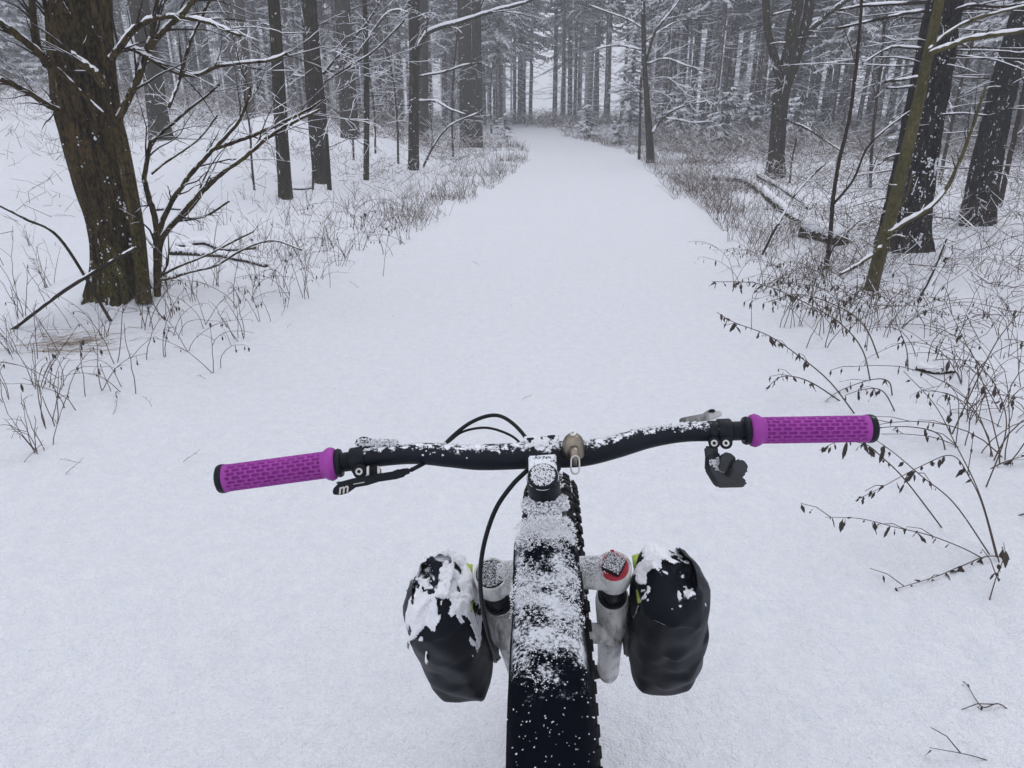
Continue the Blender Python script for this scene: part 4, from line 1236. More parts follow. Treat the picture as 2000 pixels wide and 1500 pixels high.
# --- hazel-like shrub beside it
b = ground_hit(308, 578)
t = Tree('bare_shrub', 'multi stemmed bare shrub fanning out over the snow beside the leaning trunk', 'shrub', b, None, 'bark_brown', 21)
Ys = b.y
for (pl, w0, w1, dy, sub, amt) in (
    ([(308, 582), (306, 520), (304, 434), (289, 380), (283, 343), (293, 285), (306, 269), (343, 236), (430, 165)], 12, 3.5, 0.3, 2, 1.0),
    ([(309, 560), (310, 475), (318, 430), (343, 380), (384, 326), (417, 291), (455, 252), (477, 215), (490, 170)], 11, 3.5, -0.3, 2, 1.25),
    ([(417, 291), (455, 278), (496, 264), (550, 240), (600, 215), (630, 196)], 7, 3.0, -0.2, 1, 0.9),
    ([(310, 520), (316, 467), (364, 409), (397, 372), (438, 335), (475, 310), (529, 264), (579, 236), (625, 215)], 10, 3.5, -0.5, 2, 1.1),
    ([(345, 432), (375, 428), (405, 420), (430, 405), (447, 393)], 4.5, 3, -0.3, 1, 1.0),
    ([(296, 340), (320, 320), (350, 300), (390, 270), (425, 225)], 4, 2.5, 0.2, 1, 0.9),
    ([(306, 490), (290, 470), (275, 445), (255, 405)], 4, 2.5, 0.2, 1, 0.9),
    ([(312, 540), (350, 520), (400, 500), (450, 475), (495, 452)], 4.5, 2.5, -0.4, 1, 1.0),
    ([(306, 545), (330, 545), (370, 532), (420, 520), (470, 490), (530, 470), (590, 488)], 5, 2.5, -0.2, 1, 1.0),
    ([(313, 470), (340, 440), (372, 410), (400, 372), (412, 350)], 4.5, 2.5, -0.3, 1, 1.0),
    ):
    P = px_line(pl, Ys, dy)
    t.branch(P, w0 * 0.5 * 6 / FPX, w1 * 0.5 * 6 / FPX, sub, amt, nseg=len(pl) * 5, name='stem', twl=0.28, dens=0.7)
t.finish(crown='twigs')

# --- dead sticks leaning on and round the big tree
def stick(pl, w0, w1, Y, label, seed, bark='twig', amt=1.0, dy=0.0, cat='branch', name='fallen_stick', group=None):
    P = px_line(pl, Y, dy)
    P[0].z = min(P[0].z, hz(P[0].x, P[0].y)) - 0.01
    base = P[0]
    mb, sn = MB(), MB(); rg = random.Random(seed)
    n = len(P) * 7
    q = smoothpts([tuple(p) for p in P], n); d = depth_of(P[0])
    rr = [(w0 + (w1 - w0) * k / (n - 1)) * 0.5 * d / FPX for k in range(n)]
    mb.tube(q, rr, 8); snow_on(sn, q, rr, rg, amt, gap=0.1)
    o = obj(name, shifted(mb, base).mesh(name, [M[bark]]))
    o.location = base; o['label'] = label; o['category'] = cat
    if group: o['group'] = group
    if sn.V: obj('snow', shifted(sn, base).mesh('snow', [M['lump']]), o, kind='stuff')
    return o
stick([(20, 640), (120, 572), (210, 516), (266, 484)], 7, 6, YL - 0.55, 'long thin dead stick leaning with its snowy end across the leaning trunk', 1, amt=1.1)
stick([(196, 520), (120, 470), (50, 428), (0, 402), (-40, 380)], 6, 4, YL - 0.45, 'dark dead stick slanting down to the foot of the leaning trunk', 2, amt=0.7)

# --- brushwood and logs lying behind the shrub
def log(pl, w0, w1, label, seed, amt=1.0, name='fallen_log', bark='bark_dark', lift=0.0, group=None):
    P = [ground_hit(x, y) for x, y in pl]
    d = depth_of(P[0]); n = len(P) * 8
    r0, r1 = w0 * 0.5 * d / FPX, w1 * 0.5 * depth_of(P[-1]) / FPX
    P = [p + Vector((0, 0, (r0 if k == 0 else r1) * 0.55 + lift)) for k, p in enumerate(P)]
    base = P[0]; rg = random.Random(seed)
    q = smoothpts([tuple(p) for p in P], n)
    for k in range(n): q[k][2] = max(q[k][2], hz(q[k][0], q[k][1]) + r1 * 0.35)
    rr = [(r0 + (r1 - r0) * k / (n - 1)) * rg.uniform(0.92, 1.08) for k in range(n)]
    root = thing(name, label, 'log', base, group)
    mb = MB(); mb.tube(q, rr, 12); obj('wood', shifted(mb, base).mesh('wood', [M[bark]]), root)
    sn = MB()
    sn.tube([Vector(p) + Vector((0, 0, r * 0.80 + 0.004)) for p, r in zip(q, rr)], [r * 0.92 * amt * (0.4 if k in (0, n - 1) else rg.uniform(0.8, 1.15)) for k, r in enumerate(rr)], 9)
    obj('snow', shifted(sn, base).mesh('snow', [M['lump']]), root)
    return root
log([(335, 497), (400, 500), (460, 508), (520, 522)], 15, 9, 'longest snow topped log lying behind the bare shrub', 1, 1.0)
log([(345, 485), (400, 478), (440, 490), (500, 487)], 11, 8, 'thin snowy branch resting behind the longest log', 2, 1.1)
log([(350, 478), (385, 490), (425, 500)], 8, 6, 'short crooked snowy branch crossing the thin one', 4, 1.2)
log([(300, 412), (335, 410), (365, 412)], 7, 5, 'small snowy branch lying apart near the leaning trunk', 5, 1.2)
log([(560, 370), (590, 371), (612, 368)], 6, 4, 'small snowy branch lying between the slim mossy trunks', 6, 1.2)
log([(1395, 352), (1456, 358), (1510, 398), (1562, 440)], 14, 15, 'long snow topped fallen trunk in the right verge thicket', 7, 1.0)
log([(1565, 462), (1600, 468), (1642, 480)], 34, 30, 'thick snow capped log end beside the thin forked sapling', 8, 1.05)
log([(1480, 345), (1530, 372), (1580, 410)], 7, 6, 'thin snowy branch lying parallel behind the fallen trunk', 9, 1.3)
log([(1790, 722), (1825, 730), (1862, 728)], 12, 10, 'short snow topped stick lying among the withered stems', 10, 1.3)
log([(1700, 405), (1800, 420), (1880, 440)], 5, 4, 'thin snowy branch lying in front of the snow plastered trunk', 11, 1.3)

# --- left hand trunks
LOW = lambda n, s=2: [(0.8, 3.6, n, 0.8, 2.0, 0.011, s, -0.02, 1.1, (-0.1, 0.5))]
HIGH = (4, 11, 6, 1.0, 2.2, 0.02, 1, 0.0, 1.0, (0.1, 0.7))
G1 = 'bare trunks left of the track'
for args in (
    dict(label='grey brown trunk curving to a flared base on the left slope', base_px=(318, 284), top_px=(268, -10), wb=44, wt=38, mids=[(308, 220, 36), (298, 150, 36), (284, 80, 36)], bark='bark_dark', Y=19.5, limbs=LOW(7) + [HIGH], seed=31),
    dict(label='distant straight grey trunk rising behind the snow mound', base_px=(486, 236), top_px=(463, -10), wb=27, wt=21, Y=27, bark='bark_spruce', limbs=LOW(6) + [HIGH], seed=32),
    dict(label='slim straight olive brown trunk standing alone in front of the snow mound', base_px=(556, 382), top_px=(533, -10), wb=28, wt=23, mids=[(549, 250, 25)], bark='bark_dark', limbs=LOW(5) + [HIGH], seed=33),
    dict(label='mossy trunk with a thin companion stem at the snow mound edge', base_px=(626, 357), top_px=(603, -10), wb=25, wt=30, mids=[(617, 250, 28), (609, 120, 30)], bark='bark_dark', limbs=LOW(8) + [HIGH], seed=34),
    dict(label='thin stem close beside the mossy trunk', base_px=(643, 371), top_px=(612, -10), wb=9, wt=7, mids=[(634, 230, 9), (622, 110, 8)], bark='bark_dark', limbs=LOW(5) + [HIGH], seed=35),
    dict(label='reddish dark trunk rising from behind the snow mound', base_px=(684, 272), top_px=(668, -10), wb=34, wt=29, Y=25.5, bark='bark_dark', limbs=LOW(9) + [HIGH], seed=36),
    dict(label='very thin straight dark trunk right of the snow mound', base_px=(713, 351), top_px=(712, -10), wb=11, wt=9, mids=[(716, 180, 11)], bark='bark_dark', limbs=LOW(9) + [HIGH], seed=37),
    dict(label='dark trunk with long snowy bough, front one of the pair near the track', base_px=(806, 330), top_px=(809, -10), wb=22, wt=22, mids=[(809, 150, 20)], bark='bark_dark', limbs=LOW(6) + [HIGH], seed=38),
    dict(label='grey trunk right behind the one with the long snowy bough', base_px=(826, 292), top_px=(825, -10), wb=22, wt=22, bark='bark_dark', limbs=LOW(7) + [HIGH], seed=39, Y=31),
    dict(label='left trunk of the grey twin beside the track bend', base_px=(912, 292), top_px=(906, -10), wb=27, wt=26, bark='bark_dark', limbs=LOW(5) + [HIGH], seed=40, Y=29),
    dict(label='right trunk of the grey twin beside the track bend', base_px=(934, 283), top_px=(930, -10), wb=18, wt=18, bark='bark_dark', limbs=LOW(5) + [HIGH], seed=41, Y=30),
    ):
    tr = simple_tree('bare_tree', cat='tree', H=14, group=G1, nside=22, rings=60, ridge=0.13, **args)
    if args['seed'] == 38:
        Yt = tr.base.y
        for (pl, w0, w1, sub) in (([(812, 104), (838, 63), (901, 42), (967, 21), (1020, 7), (1060, -10)], 9, 4, 2), ([(815, 198), (850, 198), (880, 214), (910, 224)], 5, 3, 1), ([(815, 150), (870, 140), (905, 128), (940, 122)], 4, 3, 1)):
            tr.branch(px_line(pl, Yt, -1.0), w0 * 0.5 * depth_of(tr.base) / FPX, w1 * 0.5 * depth_of(tr.base) / FPX, sub, 1.4)
    if args['seed'] in (34, 36):
        Yt = tr.base.y
        pls = {34: [([(632, 145), (660, 110), (690, 75), (720, 40), (750, -10)], 5, 3, 2), ([(635, 160), (680, 130), (730, 100), (790, 40)], 4, 3, 2)],
               36: [([(672, 130), (640, 140), (600, 150), (560, 145)], 6, 3, 2), ([(690, 120), (740, 45), (770, 20), (800, 25)], 6, 3, 2)]}[args['seed']]
        for (pl, w0, w1, sub) in pls:
            tr.branch(px_line(pl, Yt, -0.8), w0 * 0.5 * depth_of(tr.base) / FPX, w1 * 0.5 * depth_of(tr.base) / FPX, sub, 1.2)
    tr.finish()

# --- right hand trunks
b = ground_hit(1512, 346); YR = b.y
t = Tree('forked_tree', 'dark tree forking into three stems above the right verge', 'tree', b, None, 'bark_dark', 51)
P, Rr = rl([(1512, 352, 34), (1517, 290, 31), (1522, 220, 29), (1531, 165, 31), (1543, 100, 26), (1550, 40, 22), (1560, -20, 20), (1565, -300, 15), (1570, -700, 6)], YR)
t.trunk(P, Rr, nside=30, rings=90, ridge=0.16, flare=0.3)
sv = (t.pts, t.rads)
for nm, pl in (('side_stem', [(1530, 172, 22), (1512, 110, 16), (1500, 60, 14), (1496, 0, 14), (1494, -200, 10), (1470, -500, 5)]), ('side_stem', [(1536, 165, 22), (1560, 100, 18), (1573, 50, 18), (1582, -10, 17), (1600, -300, 11), (1610, -600, 5)])):
    P, Rr = rl(pl, YR); t.n += 2; t.trunk(P, Rr, name=nm, nside=20, rings=50, flare=0.0, ridge=0.14)
t.pts, t.rads = sv
for (pl, w0, w1, sub, amt) in (([(1575, 70), (1592, 50), (1625, 22), (1660, -5), (1720, -50)], 11, 7, 1, 1.0), ([(1515, 196), (1530, 230), (1575, 250), (1620, 280), (1650, 300)], 4, 3, 1, 1.1), ([(1508, 30), (1530, 24), (1548, 20)], 4, 3, 0, 1.2), ([(1498, 88), (1520, 84), (1535, 84)], 3, 3, 0, 1.2), ([(1555, 76), (1580, 72), (1598, 72)], 3, 2, 0, 1.2)):
    t.branch(px_line(pl, YR, -0.5), w0 * 0.5 * depth_of(b) / FPX, w1 * 0.5 * depth_of(b) / FPX, sub, amt)
t.random_limbs(0.6, 3.6, 8, 0.7, 1.8, 0.011, 2, -0.02, 1.0, (-0.1, 0.5)); t.random_limbs(4, 9, 6, 1, 2, 0.018, 1)
t.finish()

b = ground_hit(1268, 318); YR = b.y
t = Tree('crooked_tree', 'thin crooked dark tree with broken base and wide snowy branches at the right track edge', 'tree', b, None, 'bark_dark', 52)
P, Rr = rl([(1271, 322, 17), (1268, 264, 14), (1262, 174, 10), (1258, 103, 9), (1256, 0, 9), (1254, -200, 7), (1256, -500, 3)], YR)
t.trunk(P, Rr, nside=18, rings=60, ridge=0.2, flare=0.2)
for (pl, w0, w1, dy) in (([(1262, 120), (1278, 66), (1295, 41), (1328, 0), (1350, -30)], 5, 3, -0.8), ([(1257, 99), (1225, 91), (1200, 89), (1160, 96)], 4, 2.5, 0.8), ([(1270, 264), (1299, 227), (1336, 207), (1382, 198)], 5, 2.5, -0.8),
                         ([(1299, 231), (1330, 235), (1357, 240), (1398, 236)], 3, 2.5, -0.5), ([(1264, 125), (1300, 115), (1340, 128), (1375, 140)], 3.5, 2.5, 0.5), ([(1260, 60), (1230, 40), (1190, 25), (1150, 10)], 3.5, 2.5, 0.5), ([(1262, 80), (1290, 60), (1330, 40), (1380, 38)], 3, 2, 0.4)):
    t.branch(px_line(pl, YR, dy), w0 * 0.5 * depth_of(b) / FPX, w1 * 0.5 * depth_of(b) / FPX, 2, 1.5, dens=0.8)
t.random_limbs(0.8, 5.0, 12, 0.8, 1.9, 0.010, 2, -0.015, 1.4, (0.0, 0.6), mn=0.007)
t.finish()
tr = simple_tree('sapling', 'thin sapling standing just left of the crooked tree', 'sapling', (1249, 312), (1252, 150), 6, 4, 3.4, seed=53, nside=10, rings=30, limbs=[(0.5, 2.6, 12, 0.3, 0.8, 0.006, 1, -0.02, 1.4, (0, 0.6))]); tr.finish()

def dead_whorls(t, n, z0, z1, l0, l1, r, seed):
    rg = random.Random(seed)
    P = smoothpts([(*Vector(p), q) for p, q in zip(t.pts, t.rads)], 120); zb = t.base.z
    for k in range(n):
        z = zb + rg.uniform(z0, z1); p = min(P, key=lambda q: abs(q[2] - z)); a = rg.uniform(0, 2 * math.pi)
        d = Vector((math.cos(a), math.sin(a), rg.uniform(-0.12, 0.12)))
        limb(t.tw, t.sn, Vector(p[:3]) + d * p[3] * 0.8, d, rg.uniform(l0, l1), r * rg.uniform(0.6, 1.2), rg, 1 if rg.random() < 0.5 else 0, -0.012, 1.25, 0.07, nseg=6, dens=0.5)
b = ground_hit(1765, 478); YR = b.y
t = Tree('spruce_tree', 'stout black barked spruce with dead snowy side branches behind the olive stem', 'tree', b, None, 'bark_snowy', 54)
P, Rr = rl([(1762, 492, 92), (1770, 430, 82), (1783, 340, 76), (1805, 220, 70), (1828, 100, 66), (1848, -10, 62), (1900, -300, 56), (2010, -900, 40), (2150, -1700, 16)], YR)
P = [Vector((P[0].x + (p.x - P[0].x) * (1 if p.z < 3 else 1), p.y, p.z)) for p in P]
t.trunk(P, Rr, nside=72, rings=190, ridge=0.20, flare=0.16, roots=5, kang=10, klen=6)
for (pl, w0, w1) in (([(1810, 4), (1750, 8), (1684, 12), (1640, 20)], 6, 4), ([(1806, 21), (1760, 28), (1721, 37), (1634, 56)], 6, 4), ([(1800, 95), (1760, 92), (1733, 95), (1684, 124)], 5, 3), ([(1795, 150), (1760, 156), (1728, 160)], 5, 4), ([(1785, 168), (1755, 172), (1732, 172)], 4, 3), ([(1865, 20), (1900, 10), (1950, 14), (2010, 6)], 5, 4), ([(1770, 300), (1740, 305), (1715, 322)], 4, 3), ([(1835, 225), (1880, 222), (1930, 226)], 4, 3)):
    t.branch(px_line(pl, YR - 0.25, -0.4), w0 * 0.5 * depth_of(b) / FPX, w1 * 0.5 * depth_of(b) / FPX, 1, 1.25, mat='twig', dens=0.5, twl=0.2)
dead_whorls(t, 60, 0.5, 4.6, 0.35, 1.5, 0.009, 541); dead_whorls(t, 26, 4.6, 12, 0.6, 1.7, 0.014, 542)
lodged(t, 90, 0.0, 0.9, -3.0, -0.1, 0.011, 2, 7); lodged(t, 90, 0.6, 4.0, -3.0, -0.1, 0.008, 3, 3)
t.finish(crown='dead_branches')

b = ground_hit(1908, 434); YR = b.y
t = Tree('spruce_tree', 'snow plastered black trunk with a pale snow patched foot, right of the olive stem', 'tree', b, None, 'bark_snowy', 55)
P, Rr = rl([(1905, 446, 58), (1915, 380, 54), (1935, 280, 50), (1962, 160, 46), (1990, 60, 44), (2010, -10, 42), (2090, -300, 38), (2230, -900, 26), (2400, -1600, 10)], YR)
t.trunk(P, Rr, nside=64, rings=170, ridge=0.20, flare=0.16, roots=4, kang=10, klen=6)
dead_whorls(t, 70, 0.6, 4.2, 0.4, 1.7, 0.009, 551); dead_whorls(t, 24, 4.2, 12, 0.6, 1.8, 0.013, 552)
lodged(t, 80, 0.0, 0.8, -3.0, -0.1, 0.010, 4, 7); lodged(t, 70, 0.6, 4.0, -3.0, -0.1, 0.008, 5, 3)
t.finish(crown='dead_branches')

b = ground_hit(1702, 566); YR = b.y
t = Tree('leaning_sapling', 'leaning olive green young stem in front of the stout spruce', 'tree', b, None, 'bark_olive', 56)
P, Rr = rl([(1700, 572, 25), (1718, 500, 24), (1738, 430, 23), (1768, 310, 23), (1800, 170, 21), (1835, 0, 19), (1880, -220, 16), (1950, -500, 8)], YR)
t.trunk(P, Rr, nside=26, rings=90, ridge=0.10, flare=0.1)
for (pl, w0, w1, sub, dy) in (([(1730, 458), (1770, 432), (1812, 408), (1846, 372), (1870, 325), (1888, 280), (1905, 230), (1925, 170)], 10, 4, 1, 0.3), ([(1812, 106), (1850, 92), (1900, 75), (1960, 66), (2020, 58)], 9, 6, 1, -0.3), ([(1812, 100), (1840, 72), (1890, 42), (1960, 22), (2030, 5)], 6, 4, 1, 0.3),
                          ([(1722, 482), (1700, 500), (1670, 520), (1640, 536)], 9, 5, 1, -0.1), ([(1745, 425), (1760, 400), (1772, 380), (1781, 345), (1784, 340)], 4, 3, 0, -0.2), ([(1732, 470), (1750, 460), (1770, 464)], 3.5, 2.5, 0, -0.2), ([(1752, 362), (1742, 362), (1735, 360)], 3, 2, 0, -0.1)):
    t.branch(px_line(pl, YR - 0.05, dy), w0 * 0.5 * 6 / FPX, w1 * 0.5 * 6 / FPX, sub, 1.15, dens=0.6, twl=0.25)
t.random_limbs(3, 5, 5, 0.5, 1.1, 0.008, 1)
t.finish()

SAP = [  # base line in picture, widths
    ('slender forked sapling rising behind the thick log end', [(1613, 525), (1622, 460), (1626, 401), (1638, 318), (1659, 231), (1675, 103), (1684, -10)], 9, 5, [[(1626, 401), (1667, 351), (1696, 285), (1758, 231), (1800, 205)]]),
    ('crooked low sapling leaning over the verge thicket', [(1485, 498), (1510, 455), (1531, 417), (1547, 388), (1580, 350), (1613, 318)], 5, 3, []),
    ('short broken dark stem leaning near the olive stem', [(1812, 560), (1836, 525), (1858, 492)], 8, 7, []),
    ('thin twiggy shoot beside the short broken stem', [(1787, 592), (1820, 537), (1849, 467)], 4, 3, []),
    ('thin bare shoot left of the olive stem', [(1735, 545), (1752, 515), (1780, 495)], 3, 2.5, []),
    ('dead sapling standing between the two black spruces', [(1835, 358), (1848, 290), (1865, 215), (1880, 150), (1905, 60)], 7, 5, []),
    ('thin stem standing behind the snow plastered trunk', [(1952, 405), (1965, 340), (1985, 250), (2010, 130)], 10, 8, []),
    ('slim snowy sapling between the forked tree and the stout spruce', [(1700, 370), (1705, 260), (1718, 150), (1728, 40), (1735, -20)], 6, 4, []),
    ('wiry sapling standing right behind the forked tree', [(1543, 358), (1546, 320), (1556, 270)], 4, 2.5, []),
    ('thin curved sapling standing on the near side of the snow mound', [(497, 372), (492, 320), (488, 250), (478, 190), (482, 120)], 4.5, 3, []),
    ('thin straight shoot at the foot of the mossy trunk', [(611, 370), (611, 320), (609, 268), (604, 200)], 4.5, 3, []),
    ('bent sapling in front of the pair with the long bough', [(778, 320), (775, 224), (764, 133), (750, 90)], 4.5, 3, []),
    ('thin sapling just right of the snow mound foot', [(691, 313), (687, 196), (690, 100)], 4, 2.5, []),
    ('upright sapling left of the grey twin trunks', [(885, 306), (883, 210), (890, 98), (900, 20)], 4.5, 3, []),
    ('sapling leaning towards the grey twin trunks', [(824, 327), (850, 280), (880, 245), (936, 220)], 4.5, 3, []),
    ('short sapling between the thin trunk and the pair', [(733, 300), (731, 217), (715, 105)], 4, 2.5, []),
    ('tiny snowy sapling near the bend of the track', [(960, 262), (958, 190), (962, 120)], 4, 2.5, []),
    ]
for k, (lab, pl, w0, w1, br) in enumerate(SAP):
    b = ground_hit(*pl[0]); d = depth_of(b)
    t = Tree('sapling', lab, 'sapling', b, 'saplings in the undergrowth', 'twig', 70 + k)
    P = px_line(pl, b.y, 0.15, t.rng, 0.02 * d / 10); P[0] = b + Vector((0, 0, -0.05))
    t.pts, t.rads = P, [(w0 + (w1 - w0) * i / (len(P) - 1)) * 0.5 * d / FPX for i in range(len(P))]
    t.branch(P, t.rads[0], t.rads[-1], 2, 1.25, name='stem', nseg=len(P) * 6, twl=0.30, dens=0.9 if d > 12 else 0.55)
    for q in br: t.branch(px_line(q, b.y, -0.3), 4 * 0.5 * d / FPX * 1.2, 2.5 * 0.5 * d / FPX, 1, 1.2, name='stem')
    t.finish(crown='twigs')

# ------------------------------------------------------------------ batches of thin sticks (numpy)
NR = np.random.default_rng(17)

def stick_arrays(S, D, ln, bend, r0):
    """triangular two-segment sticks: S base points, D unit directions, ln lengths, bend lateral offsets, r0 radii"""
    n = len(S)
    m = S + D * (ln * 0.5)[:, None] - bend * 0.25
    e = S + D * ln[:, None] + bend * 0.35
    u = np.cross(D, np.array([0.3, 0.4, 0.87])); u /= np.linalg.norm(u, axis=1)[:, None] + 1e-9
    w = np.cross(D, u)
    V = np.zeros((n, 9, 3))
    for k in range(3):
        a = 2 * math.pi * k / 3
        o = u * math.cos(a) + w * math.sin(a)
        V[:, k] = S + o * r0[:, None]; V[:, 3 + k] = m + o * (r0 * 0.75)[:, None]; V[:, 6 + k] = e + o * (r0 * 0.35)[:, None]
    q = np.array([[0, 1, 4, 3], [1, 2, 5, 4], [2, 0, 3, 5], [3, 4, 7, 6], [4, 5, 8, 7], [5, 3, 6, 8]])
    Q = (q[None] + 9 * np.arange(n)[:, None, None]).reshape(-1, 4)
    return V.reshape(-1, 3), Q, (S, m, e)

def rand_dirs(n, up, spread):
    v = NR.normal(0, spread, (n, 3)); v[:, 2] = np.abs(NR.normal(up, 0.25, n)) + 0.05
    return v / np.linalg.norm(v, axis=1)[:, None]

def stuff_sticks(name, label, cat, S, D, ln, r0, mat, snow_frac=0.0, bendk=0.25, snow_r=1.0):
    bend = NR.normal(0, 1, (len(S), 3)) * (ln * bendk)[:, None]
    V, Q, (a, m, e) = stick_arrays(S, D, ln, bend, r0)
    o = obj(name, np_mesh(name, V, Q, [mat], smooth=True), None, kind='stuff', label=label, category=cat)
    if snow_frac > 0:
        k = NR.random(len(S)) < snow_frac
        k &= (np.abs((e - m)[:, 2]) / (np.linalg.norm(e - m, axis=1) + 1e-6)) < 0.85
        A, B = m[k], e[k]; d = B - A; l = np.linalg.norm(d, axis=1); d /= l[:, None]
        rr = np.maximum(r0[k] * 1.15, 0.004) * snow_r
        V2, Q2, _ = stick_arrays(A + np.array([0, 0, 1]) * (rr * 0.9)[:, None], d, l, np.zeros_like(A), rr)
        obj('snow', np_mesh('snow', V2, Q2, [M['lump']], smooth=True), o, kind='stuff')
    return o

# dry stalks along both edges of the track
def band(n, y0, y1, s0, s1, side, pw=1.0):
    y = y0 + (y1 - y0) * NR.random(n) ** pw
    s = s0 + (s1 - s0) * np.abs(NR.normal(0, 0.5, n)).clip(0, 1)
    x = pathc(y) + side * s
    return x, y
def clumpy(x, y, sc, thr, seed):
    return fbm(x / sc, y / sc, seed, 2) > thr
parts_ = []
for (n, y0, y1, s0, s1, side, pw, thr) in ((1500, 3.2, 13, 1.95, 3.4, -1, 1.0, 0.5), (2300, 9, 36, 1.8, 3.4, -1, 1.1, 0.45), (2300, 6.0, 17, 2.0, 3.5, 1, 1.0, 0.44), (2600, 13, 38, 1.75, 3.8, 1, 1.2, 0.42), (1200, 2.6, 7, 2.3, 5.5, 1, 1.0, 0.50)):
    x, y = band(n, y0, y1, s0, s1, side, pw); k = clumpy(x, y, 0.8, thr, int(n)); parts_.append((x[k], y[k]))
X = np.concatenate([p[0] for p in parts_]); Y = np.concatenate([p[1] for p in parts_])
S = np.stack([X, Y, hgt(X, Y) - 0.02], 1)
D = rand_dirs(len(S), 0.85, 0.52)
ln = NR.uniform(0.10, 0.46, len(S)) * np.where(Y < 5, 0.8, 1)
M['stalk'] = flat_mat('dry_stalk', (0.125, 0.092, 0.072), 0.85)
stuff_sticks('dry_stalks', 'thin dry brown stalks poking through the snow along both track edges', 'dry grass', S, D, ln, NR.uniform(0.0012, 0.0028, len(S)) * (0.7 + Y / 14), M['stalk'], 0.28, 0.30)

# low twiggy undergrowth further off the track
def field(n, y0, y1, sl0, sl1, side, thr, seed, sc=1.6):
    y = NR.uniform(y0, y1, n); s = NR.uniform(sl0, sl1, n); x = pathc(y) + side * s
    k = clumpy(x, y, sc, thr, seed) & (np.abs(x) < 0.80 * y + 3)
    return x[k], y[k]
a1 = field(9500, 8.5, 34, 3.0, 24, 1, 0.46, 401)
a2 = field(5500, 17, 46, 3.2, 32, -1, 0.50, 402)
a3 = field(5000, 32, 62, 3.0, 36, 1, 0.40, 403)
a4 = field(2600, 30, 64, 3.0, 30, -1, 0.45, 404)
a5 = field(420, 7.5, 20, 3.4, 13, -1, 0.48, 405, 1.1)
a6 = field(520, 4.2, 9.5, 2.5, 8, 1, 0.44, 406, 0.9)
X = np.concatenate([a[0] for a in (a1, a2, a3, a4, a5, a6)]); Y = np.concatenate([a[1] for a in (a1, a2, a3, a4, a5, a6)])
inm = (np.hypot((X + 6.4) / 2.2, (Y - 20.6) / 2.4) > 1)
X, Y = X[inm], Y[inm]
# every twiggy clump gets several sticks fanning from a raised node
K = 4
Xk = np.repeat(X, K) + NR.normal(0, 0.16, len(X) * K); Yk = np.repeat(Y, K) + NR.normal(0, 0.16, len(X) * K)
Zk = hgt(Xk, Yk) + np.abs(NR.normal(0, 0.28, len(Xk))) * (np.arange(len(Xk)) % K > 0)
S = np.stack([Xk, Yk, Zk - 0.02], 1)
D = rand_dirs(len(S), 0.45, 0.75)
ln = NR.uniform(0.2, 0.85, len(S)) * np.where(Yk < 19, 0.55, 1.0)
stuff_sticks('undergrowth', 'tangled brown twiggy undergrowth with snow between the trunks', 'undergrowth', S, D, ln, NR.uniform(0.0025, 0.0050, len(S)) * (0.5 + Yk / 22), M['brush'], 0.55, 0.30, 1.15)

# flattened pale grass patch at the left verge
c = ground_hit(120, 672)
n = 170
S = np.stack([c.x + NR.normal(0, 0.16, n), c.y + NR.normal(0, 0.10, n), np.zeros(n)], 1); S[:, 2] = hgt(S[:, 0], S[:, 1]) + 0.004
D = np.stack([NR.normal(0.9, 0.3, n), NR.normal(0.1, 0.3, n), np.abs(NR.normal(0.02, 0.05, n))], 1); D /= np.linalg.norm(D, axis=1)[:, None]
stuff_sticks('flattened_grass', 'patch of flattened straw coloured grass showing through the snow at the left', 'grass', S, D, NR.uniform(0.08, 0.28, n), np.full(n, 0.0011), M['grass'], 0, 0.15)

# ------------------------------------------------------------------ withered plants, one by one
def leaf_mesh(seed, ln=0.030, w=0.011):
    rg = random.Random(seed); mb = MB()
    prof = [(0, 0.05), (0.18, 0.6), (0.42, 1.0), (0.7, 0.7), (1.0, 0.05)]
    vs = []
    for t, k in prof:
        a = rg.uniform(-0.5, 0.5) + t * rg.uniform(0.5, 2.0)
        for s in (-1, 0, 1):
            vs.append((math.cos(a) * s * w * 0.5 * k + rg.gauss(0, w * 0.07), math.sin(a) * s * w * 0.5 * k + (0.25 * w * k if s == 0 else 0), -t * ln))
    fs = []
    for i in range(4):
        for j in range(2): fs.append((i * 3 + j, i * 3 + j + 1, i * 3 + j + 4, i * 3 + j + 3))
    mb.add(vs, fs)
    return mb.mesh('leaf', [M['leaf']])
LEAF = [leaf_mesh(k, 0.020 + 0.0065 * k, 0.0085 + 0.0016 * k) for k in range(5)]

